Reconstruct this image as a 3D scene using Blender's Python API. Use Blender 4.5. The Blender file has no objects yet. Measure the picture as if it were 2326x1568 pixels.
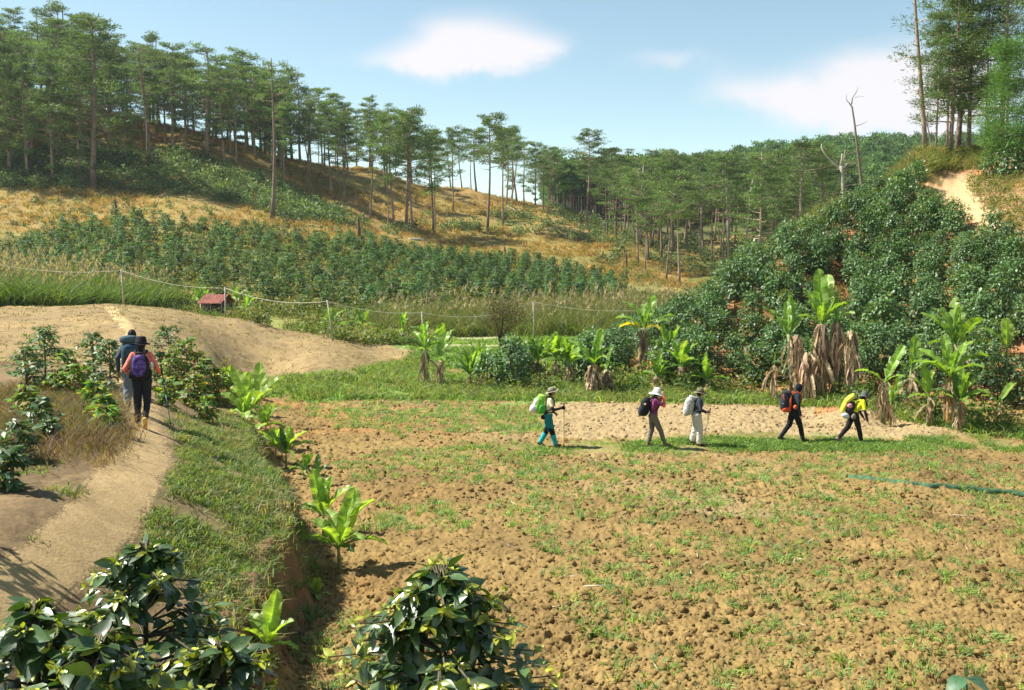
import bpy, math, random
import numpy as np
from mathutils import Vector, Matrix
R = math.radians
random.seed(7)
rng = np.random.default_rng(7)
sc = bpy.context.scene
col = sc.collection

# ------------------------------------------------------------------ camera
FPX, CX, CY, HZ = 2261.0, 1163.0, 784.0, 600.0      # focal length and frame in the units used for measuring
CAMZ = 5.1
PITCH = math.atan((CY - HZ) / FPX)
cam_d = bpy.data.cameras.new('camera')
cam_d.sensor_width = 36.0
cam_d.lens = FPX / 2326.0 * 36.0
cam_d.clip_start = 0.1
cam_d.clip_end = 5000
cam = bpy.data.objects.new('camera', cam_d)
col.objects.link(cam)
cam.location = (0, 0, CAMZ)
cam.rotation_euler = (math.pi / 2 - PITCH, 0, 0)
sc.camera = cam

# ------------------------------------------------------------------ light
SUN = Vector((-1.0, 0.16, 1.28)).normalized()
sun_el = math.asin(SUN.z)
sun_az = math.atan2(SUN.x, SUN.y)
ld = bpy.data.lights.new('sun', 'SUN')
ld.energy = 5.0
ld.angle = R(0.5)
ld.color = (1.0, 0.95, 0.86)
lo = bpy.data.objects.new('sun', ld)
col.objects.link(lo)
lo.rotation_euler = SUN.to_track_quat('Z', 'Y').to_euler()

sc.view_settings.view_transform = 'Standard'
sc.view_settings.look = 'None'
sc.view_settings.gamma = 1.0
sc.view_settings.exposure = 1.08
try:
    sc.cycles.max_bounces = 6
    sc.cycles.diffuse_bounces = 3
    sc.cycles.glossy_bounces = 2
    sc.cycles.transmission_bounces = 4
    sc.cycles.transparent_max_bounces = 6
    sc.cycles.use_denoising = True
except Exception:
    pass

w = bpy.data.worlds.new('World')
sc.world = w
w.use_nodes = True
nt = w.node_tree
nt.nodes.clear()
N = nt.nodes.new
L = nt.links.new
out = N('ShaderNodeOutputWorld')
bg = N('ShaderNodeBackground')
bg.inputs['Strength'].default_value = 0.096
sky = N('ShaderNodeTexSky')
sky.sky_type = 'NISHITA'
sky.sun_disc = False
sky.sun_elevation = sun_el
sky.sun_rotation = sun_az
sky.altitude = 1400
sky.air_density = 1.0
sky.dust_density = 0.6
sky.ozone_density = 1.3

def wm(op, a, b=None, c=None, clamp=False):
    n = N('ShaderNodeMath')
    n.operation = op
    n.use_clamp = clamp
    for i, v in enumerate((a, b, c)):
        if v is None:
            continue
        if isinstance(v, (int, float)):
            n.inputs[i].default_value = v
        else:
            L(v, n.inputs[i])
    return n.outputs[0]
tc = N('ShaderNodeTexCoord')
sep = N('ShaderNodeSeparateXYZ')
L(tc.outputs['Generated'], sep.inputs[0])
yy = wm('MAXIMUM', sep.outputs['Y'], 0.05)
ga = wm('DIVIDE', sep.outputs['X'], yy)
gb = wm('DIVIDE', sep.outputs['Z'], yy)
cmb = N('ShaderNodeCombineXYZ')
L(ga, cmb.inputs[0])
L(gb, cmb.inputs[1])
ns = N('ShaderNodeTexNoise')
ns.inputs['Scale'].default_value = 13
ns.inputs['Detail'].default_value = 9
ns.inputs['Roughness'].default_value = 0.58
ns.inputs['Distortion'].default_value = 0.3
L(cmb.outputs[0], ns.inputs['Vector'])
ns2 = N('ShaderNodeTexNoise')
ns2.inputs['Scale'].default_value = 5.5
ns2.inputs['Detail'].default_value = 3
stretch = N('ShaderNodeMapping')
stretch.inputs['Scale'].default_value = (1.0, 2.2, 1.0)
stretch.inputs['Rotation'].default_value = (0, 0, -.25)
L(cmb.outputs[0], stretch.inputs['Vector'])
L(stretch.outputs[0], ns2.inputs['Vector'])
ga0, gb0 = ga, gb
ga = wm('ADD', ga, wm('MULTIPLY', wm('SUBTRACT', ns2.outputs['Fac'], 0.5), 0.10))
gb = wm('ADD', gb, wm('MULTIPLY', wm('SUBTRACT', ns.outputs['Fac'], 0.5), 0.055))
total = None
# each cloud puff: azimuth and elevation of its centre, half width and height, density
for (px, py, rx, ry, k) in ((1085, 108, 115, 60, 2.2), (1120, 140, 130, 36, 1.2), (960, 138, 150, 34, 1.15), (1240, 112, 90, 26, .75), (860, 150, 90, 18, .6),
                            (1535, 148, 85, 28, 1.15), (2050, 170, 170, 62, 2.0), (1900, 215, 190, 50, 1.6), (1980, 275, 190, 42, 2.0),
                            (1650, 212, 80, 32, 1.0), (2160, 230, 140, 90, 1.2)):
    dx = wm('DIVIDE', wm('SUBTRACT', ga, (px - CX) / FPX), rx / FPX)
    dy = wm('DIVIDE', wm('SUBTRACT', gb, (HZ - py) / FPX), ry / FPX)
    d2 = wm('ADD', wm('MULTIPLY', dx, dx), wm('MULTIPLY', dy, dy))
    g = wm('MULTIPLY', wm('EXPONENT', wm('MULTIPLY', d2, -0.75)), k)
    total = g if total is None else wm('ADD', total, g)
front = wm('GREATER_THAN', sep.outputs['Y'], 0.1)
grain = wm('ADD', wm('MULTIPLY', ns.outputs['Fac'], 2.3), wm('MULTIPLY', ns2.outputs['Fac'], 1.3))
dens = wm('ADD', wm('MULTIPLY', total, wm('SUBTRACT', grain, 0.80)), wm('MULTIPLY', wm('SUBTRACT', ns.outputs['Fac'], 0.5), 0.8))
mr = N('ShaderNodeMapRange')
mr.interpolation_type = 'SMOOTHSTEP'
mr.inputs['From Min'].default_value = 0.15
mr.inputs['From Max'].default_value = 2.7
L(dens, mr.inputs['Value'])
fac = wm('MULTIPLY', wm('MULTIPLY', mr.outputs[0], front), wm('MINIMUM', wm('MULTIPLY', total, 2.2), 0.92))
tint = N('ShaderNodeMix')
tint.data_type = 'RGBA'
tint.blend_type = 'MULTIPLY'
tint.inputs[0].default_value = 1.0
L(sky.outputs[0], tint.inputs[6])
tint.inputs[7].default_value = (1.06, 1.04, .84, 1)
mixc = N('ShaderNodeMix')
mixc.data_type = 'RGBA'
L(fac, mixc.inputs[0])
L(tint.outputs[2], mixc.inputs[6])
mixc.inputs[7].default_value = (5.0, 4.8, 4.95, 1)
L(mixc.outputs[2], bg.inputs['Color'])
L(bg.outputs[0], out.inputs[0])

# ------------------------------------------------------------------ measuring helpers
cp, sp = math.cos(PITCH), math.sin(PITCH)
def ray(px, py):
    u = (px - CX) / FPX
    v = (CY - py) / FPX
    d = np.array([u, cp + v * sp, -sp + v * cp])
    return d / d[1]
def P(px, py, D):
    d = ray(px, py)
    return np.array([d[0] * D, D, CAMZ + d[2] * D])
def proj(X, Y, Z):
    z = Z - CAMZ
    depth = Y * cp - z * sp
    up = Y * sp + z * cp
    return CX + FPX * X / depth, CY - FPX * up / depth

# ------------------------------------------------------------------ numeric noise
def _hash(ix, iy, seed):
    h = (ix.astype(np.int64) * 374761393 + iy.astype(np.int64) * 668265263 + seed * 1442695041) & 0xFFFFFFFF
    h = ((h ^ (h >> 13)) * 1274126177) & 0xFFFFFFFF
    h = ((h ^ (h >> 16)) * 2246822519) & 0xFFFFFFFF
    return ((h ^ (h >> 15)) & 0xFFFFFF) / float(0xFFFFFF)
def vnoise(x, y, seed=0):
    ix, iy = np.floor(x), np.floor(y)
    fx, fy = x - ix, y - iy
    fx = fx * fx * (3 - 2 * fx)
    fy = fy * fy * (3 - 2 * fy)
    a, b = _hash(ix, iy, seed), _hash(ix + 1, iy, seed)
    c, d = _hash(ix, iy + 1, seed), _hash(ix + 1, iy + 1, seed)
    return (a * (1 - fx) + b * fx) * (1 - fy) + (c * (1 - fx) + d * fx) * fy
def fbm(x, y, o=4, seed=0):
    s, a, t = 0, 1.0, 0
    for i in range(o):
        s = s + a * vnoise(x * 2 ** i + 17 * i, y * 2 ** i - 9 * i, seed + i)
        t += a
        a *= .5
    return s / t
def clod(x, y, seed=0, rmin=.25, rmax=.62):
    """rounded lumps, one per cell"""
    ix, iy = np.floor(x), np.floor(y)
    h = np.zeros_like(x)
    for dx in (-1, 0, 1):
        for dy in (-1, 0, 1):
            cx, cy = ix + dx, iy + dy
            px_ = cx + _hash(cx, cy, seed)
            py_ = cy + _hash(cx, cy, seed + 1)
            r = np.maximum(0, rmin + (rmax - rmin) * _hash(cx, cy, seed + 2) ** (2 if rmin > 0 else 1))
            q = np.sqrt(np.maximum(0, r * r - ((x - px_) ** 2 + (y - py_) ** 2)))
            h = np.maximum(h, q)
    return h
def sstep(a, b, x):
    t = np.clip((x - a) / (b - a), 0, 1)
    return t * t * (3 - 2 * t)

# ------------------------------------------------------------------ terrain height
W3 = lambda X, Y, Z: (X / Y, math.log(Y), Z)
def C3(px, py, D):
    p = P(px, py, D)
    return (p[0] / D, math.log(D), p[2])
def U3(px, D, z):
    return ((px - CX) / FPX, math.log(D), z)
ctrl = []
for Y in (9.5, 13, 18, 24, 30):
    for px in (-500, 300, 900, 1500, 2100, 2700):
        ctrl.append(U3(px, Y, 0.0))
for px in (-900, 300, 900, 1500, 2100, 3000):
    ctrl.append(U3(px, 5.0, 1.55)); ctrl.append(U3(px, 2.0, 2.9)); ctrl.append(U3(px, 7.0, .6))
for px, z in ((700, .05), (900, 0), (1100, 0), (1400, 0), (1700, 0), (2000, 0)):
    ctrl.append(U3(px, 34, z))
for t in ((40, 697, 52), (250, 695, 55), (400, 705, 54), (560, 725, 53), (760, 765, 52), (930, 800, 50), (40, 780, 34), (300, 780, 35),
          (480, 800, 38), (700, 830, 42), (620, 860, 43), (900, 835, 47), (550, 872, 40), (-300, 697, 50), (-300, 780, 33),
          (1000, 885, 40), (1000, 790, 62), (1100, 790, 60), (1250, 780, 58),
          (40, 690, 66), (40, 645, 85), (300, 680, 82), (500, 706, 87), (750, 718, 85), (1000, 735, 80), (1250, 740, 80), (1480, 715, 90),
          (40, 560, 115), (250, 510, 120), (500, 520, 122), (800, 550, 125), (1050, 590, 125), (1300, 640, 118), (1450, 665, 115), (1600, 665, 115),
          (250, 600, 98), (600, 620, 100), (950, 650, 100), (1250, 685, 98),
          (40, 430, 135), (250, 430, 138), (500, 440, 140), (700, 485, 140), (850, 530, 145), (1000, 555, 150), (1200, 565, 150), (1400, 595, 145), (1550, 640, 140),
          (40, 200, 185), (150, 230, 180), (300, 268, 175), (430, 300, 172), (560, 333, 175), (700, 372, 185), (850, 385, 200), (1050, 430, 205), (1160, 455, 205), (1280, 480, 200), (1370, 520, 190),
          (40, 330, 158), (300, 355, 155), (500, 380, 155), (690, 440, 160), (850, 455, 170), (1000, 490, 175), (1150, 505, 178), (1300, 535, 170), (1450, 565, 160),
          (-300, 690, 66), (-300, 560, 110), (-300, 430, 135), (-300, 320, 158), (-300, 150, 185),
          (1600, 610, 155), (1750, 580, 165), (1500, 555, 200), (1700, 530, 215), (1350, 500, 250), (1300, 492, 330), (1500, 458, 350), (1700, 425, 385), (1900, 392, 420), (2080, 396, 420), (2250, 385, 420), (2600, 385, 420), (2000, 465, 300), (2300, 465, 300), (1700, 480, 290),
          (1200, 882, 40), (1400, 892, 39), (1700, 902, 38), (1850, 920, 36), (2000, 945, 34), (2150, 965, 32), (2300, 970, 31.5), (2600, 985, 30),
          (1400, 850, 44), (1550, 755, 46.5), (1660, 660, 50), (1800, 540, 56), (1900, 472, 60), (2050, 432, 62), (2130, 402, 64), (2180, 392, 66), (2090, 352, 69), (2200, 352, 70), (2300, 338, 72), (2500, 300, 74),
          (2300, 470, 53), (2500, 440, 54), (1800, 750, 45), (2050, 770, 42.5), (2050, 600, 51), (2300, 740, 40.5), (2300, 590, 47), (1900, 640, 50), (1650, 810, 43.5), (2500, 700, 41)):
    ctrl.append(C3(*t))
for t in ((250, 62, 1.7), (40, 60, 2.2), (560, 62, .8), (900, 60, .5), (1550, 62, .6), (1680, 66, .8), (1500, 74, .5), (1400, 54, .2), (1850, 76, 1.5), (1980, 82, 4.5), (2120, 88, 8.5), (2320, 95, 10), (2600, 95, 11),
          (1700, 110, 2.2), (2000, 130, 6), (2400, 150, 10), (1950, 220, 12), (2300, 220, 14),
          (40, 260, 30), (400, 260, 20), (800, 280, 12), (1100, 280, 9), (40, 500, 20), (600, 500, 5), (1100, 520, 10), (-300, 300, 25),
          (1300, 600, 15), (1700, 620, 25), (2200, 620, 28), (2700, 620, 28), (-300, 900, 0), (600, 1000, 0), (1400, 1000, 0), (2400, 1000, 0)):
    ctrl.append(U3(*t))
ctrl = np.array(ctrl)
US = 3.0
def _ker(du, dl):
    return np.sqrt((du * US) ** 2 + dl ** 2 + 0.04 ** 2)
def _fit(c):
    n = len(c)
    K = _ker(c[:, None, 0] - c[None, :, 0], c[:, None, 1] - c[None, :, 1])
    A = np.zeros((n + 1, n + 1))
    A[:n, :n] = K - 1e-4 * np.eye(n)
    A[:n, n] = 1
    A[n, :n] = 1
    return np.linalg.solve(A, np.append(c[:, 2], 0))
GU = np.linspace(-1.1, 1.1, 441)
GL = np.linspace(math.log(1.5), math.log(1100), 520)
def _grid(c):
    wt = _fit(c)
    g = np.full((len(GL), len(GU)), wt[-1])
    for i in range(len(c)):
        g += wt[i] * _ker(GU[None, :] - c[i, 0], GL[:, None] - c[i, 1])
    return g
GA = _grid(ctrl)
def _bil(g, u, l):
    fu = np.clip((u - GU[0]) / (GU[1] - GU[0]), 0, len(GU) - 1.001)
    fl = np.clip((l - GL[0]) / (GL[1] - GL[0]), 0, len(GL) - 1.001)
    i, j = fu.astype(int), fl.astype(int)
    a, b = fu - i, fl - j
    return (g[j, i] * (1 - a) + g[j, i + 1] * a) * (1 - b) + (g[j + 1, i] * (1 - a) + g[j + 1, i + 1] * a) * b
# top edge of the earth bank on the left
EY = np.array([0, 9, 11.9, 12.6, 13.8, 15.2, 16.6, 18.4, 20, 22.6, 25.2, 28.4, 34])
EX = np.array([-3.0, -3.25, -3.33, -3.36, -3.43, -3.5, -3.9, -4.6, -5.25, -6.2, -7.2, -8.3, -10])
def edge_x(Y):
    e = np.interp(Y, EY, EX)
    return e + 0.22 * (vnoise(Y * 1.1, Y * 0, 5) - .5) + 0.12 * (vnoise(Y * 3.3, Y * 0, 6) - .5)
def gz(X, Y):
    X = np.asarray(X, float)
    Y = np.maximum(np.asarray(Y, float), 1.6)
    a = _bil(GA, X / Y, np.log(Y))
    d = edge_x(Y) - X                                   # >0 on the bank
    wid = np.interp(Y, [9, 11, 13, 18, 24, 34], [1.5, 1.0, .5, .5, 1.1, 4.0])
    # the plateau of the bank: highest at the path, dropping towards its edge
    eh = np.interp(Y, [9, 11, 14, 17, 22], [.75, .85, 1.0, 1.2, 1.2])
    b = eh + (2.2 - eh) * sstep(-.3, np.interp(Y, [8, 13], [2.2, 3.2]), d) + 0.04 * np.maximum(d - 3.2, 0)
    b = b + np.interp(Y, [2, 6, 9], [1.2, .1, 0.0])
    k = sstep(-wid, 0.0, d) * (1 - sstep(24, 34, Y))
    k = k * np.clip((Y - 2) / 3, 0, 1)
    return a * (1 - k) + np.maximum(a, b) * k
def hit(px, py, dmin=5.0, dmax=900.0):
    d = ray(px, py)
    D = np.exp(np.linspace(math.log(dmin), math.log(dmax), 4000))
    z = CAMZ + d[2] * D
    below = np.nonzero(z < gz(d[0] * D, D))[0]
    i = below[0] if len(below) else len(D) - 1
    X, Y = d[0] * D[i], D[i]
    return Vector((X, Y, float(gz(X, Y))))
def ppm(Y):
    return FPX / Y

# ------------------------------------------------------------------ mesh and object helpers
class MB:
    """collects vertices and faces (numpy), builds one mesh"""
    def __init__(self):
        self.v, self.q, self.t, self.c, self.n = [], [], [], [], 0
        self.qm, self.tm = [], []
    def add(self, v, q=None, t=None, c=(1, 1, 1), m=0):
        v = np.asarray(v, float).reshape(-1, 3)
        if q is not None and len(q):
            q = np.asarray(q, int).reshape(-1, 4) + self.n
            self.q.append(q); self.qm.append(np.full(len(q), m))
        if t is not None and len(t):
            t = np.asarray(t, int).reshape(-1, 3) + self.n
            self.t.append(t); self.tm.append(np.full(len(t), m))
        c = np.asarray(c, float)
        if c.ndim == 1:
            c = np.tile(c, (len(v), 1))
        self.v.append(v); self.c.append(c)
        self.n += len(v)
        return self
    def arrays(self):
        v = np.concatenate(self.v) if self.v else np.zeros((0, 3))
        c = np.concatenate(self.c) if self.c else np.zeros((0, 3))
        q = np.concatenate(self.q) if self.q else np.zeros((0, 4), int)
        t = np.concatenate(self.t) if self.t else np.zeros((0, 3), int)
        qm = np.concatenate(self.qm) if self.qm else np.zeros(0, int)
        tm = np.concatenate(self.tm) if self.tm else np.zeros(0, int)
        return v, q, t, c, qm, tm
    def mesh(self, name, mats, smooth=False):
        v, q, t, c, qm, tm = self.arrays()
        return raw_mesh(name, v, q, t, c, mats, smooth, np.concatenate([qm, tm]))
    def merge(self, other, M=None, tint=None):
        v, q, t, c, qm, tm = other.arrays()
        if M is not None:
            v = v @ M[:3, :3].T + M[:3, 3]
        if tint is not None:
            c = c * np.asarray(tint)
        if len(q):
            self.q.append(q + self.n); self.qm.append(qm)
        if len(t):
            self.t.append(t + self.n); self.tm.append(tm)
        self.v.append(v); self.c.append(c); self.n += len(v)
def raw_mesh(name, v, q, t, c, mats, smooth=False, mi=None):
    me = bpy.data.meshes.new(name)
    nq, ntr = len(q), len(t)
    me.vertices.add(len(v))
    me.vertices.foreach_set('co', np.ascontiguousarray(v, dtype=np.float32).ravel())
    me.loops.add(nq * 4 + ntr * 3)
    me.loops.foreach_set('vertex_index', np.concatenate([q.ravel(), t.ravel()]).astype(np.int32))
    me.polygons.add(nq + ntr)
    ls = np.concatenate([np.arange(nq) * 4, nq * 4 + np.arange(ntr) * 3]).astype(np.int32)
    me.polygons.foreach_set('loop_start', ls)
    if mi is not None and len(mi):
        me.polygons.foreach_set('material_index', mi.astype(np.int32))
    if smooth:
        me.polygons.foreach_set('use_smooth', np.ones(nq + ntr, bool))
    me.update(calc_edges=True)
    at = me.color_attributes.new('col', 'FLOAT_COLOR', 'POINT')
    at.data.foreach_set('color', np.concatenate([c, np.ones((len(c), 1))], 1).astype(np.float32).ravel())
    for m in (mats if isinstance(mats, (list, tuple)) else [mats]):
        me.materials.append(m)
    return me
def link(name, me, parent=None, loc=None):
    o = bpy.data.objects.new(name, me)
    col.objects.link(o)
    if parent is not None:
        o.parent = parent
    if loc is not None:
        o.location = loc
    return o
def tag(o, label=None, cat=None, group=None, kind=None):
    if label: o['label'] = label
    if cat: o['category'] = cat
    if group: o['group'] = group
    if kind: o['kind'] = kind
    return o
def thing(name, loc, rz=0.0, s=1.0, label=None, cat=None, group=None):
    o = bpy.data.objects.new(name, None)
    o.empty_display_size = .2
    col.objects.link(o)
    o.location = loc
    o.rotation_euler = (0, 0, rz)
    o.scale = (s, s, s) if isinstance(s, (int, float)) else s
    return tag(o, label, cat, group)

def tube(mb, pts, rad, seg=6, c=(1, 1, 1), cap=True, m=0):
    pts = np.asarray(pts, float)
    rad = np.broadcast_to(np.asarray(rad, float), (len(pts),))
    d = np.gradient(pts, axis=0)
    d /= np.linalg.norm(d, axis=1)[:, None] + 1e-9
    ref = np.array([0, 0, 1.0]) if abs(d[0][2]) < .9 else np.array([1.0, 0, 0])
    v = []
    a = np.arange(seg) * 2 * math.pi / seg
    s = np.cross(d[0], ref); s /= np.linalg.norm(s)
    for i in range(len(pts)):
        s = s - d[i] * np.dot(s, d[i]); s /= np.linalg.norm(s) + 1e-9
        t = np.cross(d[i], s)
        v.append(pts[i] + rad[i] * (np.cos(a)[:, None] * s + np.sin(a)[:, None] * t))
    v = np.concatenate(v)
    n = len(pts)
    i0 = np.arange(n - 1)[:, None] * seg
    j = np.arange(seg)[None, :]
    j2 = (j + 1) % seg
    q = np.stack([i0 + j, i0 + j2, i0 + seg + j2, i0 + seg + j], -1).reshape(-1, 4)
    t = []
    if cap:
        v = np.concatenate([v, pts[:1], pts[-1:]])
        b, e = n * seg, n * seg + 1
        for k in range(seg):
            t.append((b, (k + 1) % seg, k))
            t.append((e, (n - 1) * seg + k, (n - 1) * seg + (k + 1) % seg))
    mb.add(v, q, t, c, m)

def unit(v):
    return v / (np.linalg.norm(v, axis=-1, keepdims=True) + 1e-9)
def blades(mb, pos, d, side, Ln, Wd, c, fold=0.0, droop=0.0, m=0):
    """diamond leaves: one folded quad each"""
    n = len(pos)
    Ln = np.broadcast_to(Ln, (n,))[:, None]
    Wd = np.broadcast_to(Wd, (n,))[:, None]
    d = unit(d)
    side = unit(side - d * np.sum(side * d, 1, keepdims=True))
    up = np.cross(side, d)
    up *= np.where(up[:, 2:3] < 0, -1, 1)
    mid = pos + d * Ln * .45
    v = np.stack([pos, mid + side * Wd * .5 + up * Wd * fold, pos + d * Ln - np.array([0, 0, 1.0]) * Ln * droop, mid - side * Wd * .5 + up * Wd * fold], 1).reshape(-1, 3)
    q = np.arange(n * 4).reshape(n, 4)
    c = np.asarray(c, float)
    if c.ndim == 1:
        c = np.tile(c, (n, 1))
    mb.add(v, q, None, np.repeat(c, 4, 0), m)
def strips(mb, pos, d, side, Ln, Wd, c, bend=.4, m=0):
    """grass blades: a quad and a tip triangle, bending over"""
    n = len(pos)
    Ln = np.broadcast_to(Ln, (n,))[:, None]
    Wd = np.broadcast_to(Wd, (n,))[:, None]
    d = unit(d)
    side = unit(side - d * np.sum(side * d, 1, keepdims=True))
    hor = d * np.array([1, 1, 0.0]); hor = unit(hor)
    m1 = pos + d * Ln * .55
    tip = m1 + unit(d + hor * bend * 2 - np.array([0, 0, 1.0]) * bend) * Ln * .5
    v = np.stack([pos - side * Wd * .5, pos + side * Wd * .5, m1 + side * Wd * .42, m1 - side * Wd * .42, tip], 1).reshape(-1, 3)
    b = np.arange(n)[:, None] * 5
    c = np.asarray(c, float)
    if c.ndim == 1:
        c = np.tile(c, (n, 1))
    mb.add(v, b + np.array([[0, 1, 2, 3]]), b + np.array([[3, 2, 4]]), np.repeat(c, 5, 0), m)
def rdir(n, r=rng, zlo=-1.0, zhi=1.0):
    z = r.uniform(zlo, zhi, n)
    a = r.uniform(0, 2 * math.pi, n)
    s = np.sqrt(np.maximum(0, 1 - z * z))
    return np.stack([s * np.cos(a), s * np.sin(a), z], 1)
def xf(loc, rz=0.0, s=1.0, sz=None, tilt=(0, 0)):
    M = Matrix.Translation(Vector(loc)) @ Matrix.Rotation(rz, 4, 'Z') @ Matrix.Rotation(tilt[0], 4, 'X') @ Matrix.Rotation(tilt[1], 4, 'Y')
    M = np.array(M)
    M[:3, :3] = M[:3, :3] @ np.diag([s, s, sz if sz else s])
    return M

# ------------------------------------------------------------------ materials
def mat(name, base=(1, 1, 1), rough=.9, attr=True, rnd=0.0, nscale=None, namt=.25, transl=0.0, tcol=None, spec=.3, bump=0.0, bscale=30, coat=0.0, metal=0.0, obj_coords=True):
    m = bpy.data.materials.new(name)
    m.use_nodes = True
    t = m.node_tree
    t.nodes.clear()
    n = t.nodes.new
    l = t.links.new
    o = n('ShaderNodeOutputMaterial')
    b = n('ShaderNodeBsdfPrincipled')
    b.inputs['Roughness'].default_value = rough
    b.inputs['Specular IOR Level'].default_value = spec
    b.inputs['Metallic'].default_value = metal
    c = n('ShaderNodeRGB')
    c.outputs[0].default_value = (*base, 1)
    cur = c.outputs[0]
    def mul(a, bsock):
        x = n('ShaderNodeMix'); x.data_type = 'RGBA'; x.blend_type = 'MULTIPLY'; x.inputs[0].default_value = 1
        l(a, x.inputs[6]); l(bsock, x.inputs[7])
        return x.outputs[2]
    if attr:
        a = n('ShaderNodeAttribute'); a.attribute_name = 'col'
        cur = mul(cur, a.outputs['Color'])
    tcn = n('ShaderNodeTexCoord')
    if nscale:
        for k, sc_ in enumerate((nscale, nscale * 5.3)):
            no = n('ShaderNodeTexNoise'); no.inputs['Scale'].default_value = sc_; no.inputs['Detail'].default_value = 5
            l(tcn.outputs['Object'], no.inputs['Vector'])
            r = n('ShaderNodeMapRange')
            r.inputs['From Min'].default_value = .3; r.inputs['From Max'].default_value = .7
            r.inputs['To Min'].default_value = 1 - namt; r.inputs['To Max'].default_value = 1 + namt
            l(no.outputs['Fac'], r.inputs['Value'])
            cur = mul(cur, r.outputs[0])
    if rnd:
        oi = n('ShaderNodeObjectInfo')
        r = n('ShaderNodeMapRange'); r.inputs['To Min'].default_value = 1 - rnd; r.inputs['To Max'].default_value = 1 + rnd
        l(oi.outputs['Random'], r.inputs['Value'])
        cur = mul(cur, r.outputs[0])
    l(cur, b.inputs['Base Color'])
    if bump:
        no = n('ShaderNodeTexNoise'); no.inputs['Scale'].default_value = bscale; no.inputs['Detail'].default_value = 6
        l(tcn.outputs['Object'], no.inputs['Vector'])
        bp = n('ShaderNodeBump'); bp.inputs['Strength'].default_value = bump; bp.inputs['Distance'].default_value = .02
        l(no.outputs['Fac'], bp.inputs['Height'])
        l(bp.outputs[0], b.inputs['Normal'])
    if transl:
        tr = n('ShaderNodeBsdfTranslucent')
        g = n('ShaderNodeMix'); g.data_type = 'RGBA'; g.blend_type = 'MULTIPLY'; g.inputs[0].default_value = 1
        l(cur, g.inputs[6]); g.inputs[7].default_value = (*(tcol or (1.6, 1.7, .7)), 1)
        l(g.outputs[2], tr.inputs['Color'])
        mx = n('ShaderNodeMixShader'); mx.inputs[0].default_value = transl
        l(b.outputs[0], mx.inputs[1]); l(tr.outputs[0], mx.inputs[2]); l(mx.outputs[0], o.inputs[0])
    else:
        l(b.outputs[0], o.inputs[0])
    return m
# ------------------------------------------------------------------ ground sheet
def inpoly(px, py, poly):
    r = np.zeros(px.shape, bool)
    n = len(poly)
    j = n - 1
    for i in range(n):
        xi, yi = poly[i]; xj, yj = poly[j]
        if yi != yj:
            r ^= ((yi > py) != (yj > py)) & (px < (xj - xi) * (py - yi) / (yj - yi) + xi)
        j = i
    return r
Z_TRAIL = [(238, 698), (262, 698), (300, 742), (322, 790), (345, 900), (372, 980), (385, 1060), (330, 1160), (290, 1230), (200, 1300), (110, 1390), (-80, 1520), (-300, 1500), (-300, 1290), (30, 1265), (90, 1200), (180, 1120), (240, 1050), (268, 980), (255, 930), (278, 840), (270, 790), (285, 755), (262, 725)]
Z_TAN = [(-300, 690), (250, 690), (400, 700), (560, 720), (760, 760), (945, 800), (900, 832), (760, 852), (600, 868), (470, 880), (-300, 900)]
Z_VERGE = [(560, 868), (760, 850), (900, 828), (960, 812), (1000, 850), (900, 862), (870, 884), (1000, 884), (1240, 880), (1500, 885), (1700, 898), (1760, 905), (1700, 918), (1240, 912), (1000, 908), (700, 908), (600, 905)]
Z_WALK = [(1000, 1014), (1250, 1008), (1380, 1000), (1600, 985), (1800, 983), (2000, 992), (2120, 985), (2330, 985), (2700, 985), (2700, 1030), (2300, 1023), (1800, 1024), (1500, 1030), (1250, 1028)]
Z_PALE = [(1240, 915), (1700, 925), (1960, 925), (2150, 975), (2110, 995), (2000, 998), (1800, 985), (1600, 985), (1400, 1000), (1260, 1000)]
Z_PADDY = [(960, 765), (1130, 762), (1330, 765), (1330, 800), (1130, 800), (990, 805)]
Z_BARE = [(2150, 392), (2185, 390), (2215, 430), (2250, 480), (2300, 525), (2330, 560), (2250, 560), (2200, 500), (2150, 450), (2110, 425)]
Z_LEFTG = [(395, 985), (540, 955), (640, 1130), (640, 1200), (540, 1350), (300, 1300), (330, 1180), (400, 1060)]
Z_WEED = [(120, 880), (250, 910), (262, 990), (240, 1050), (60, 1110), (-60, 1110), (-60, 900)]
SOIL = np.array((.240, .162, .060)); SOIL_R = np.array((.29, .150, .048)); TAN = np.array((.300, .222, .105)); PATH = np.array((.37, .262, .125))
BROWN = np.array((.195, .135, .068)); GREEN = np.array((.11, .16, .04)); GOLD = np.array((.29, .205, .068)); OLIVE = np.array((.18, .18, .05))
RED = np.array((.36, .17, .075)); PALE = np.array((.31, .228, .115)); DARKG = np.array((.05, .075, .025))

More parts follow.
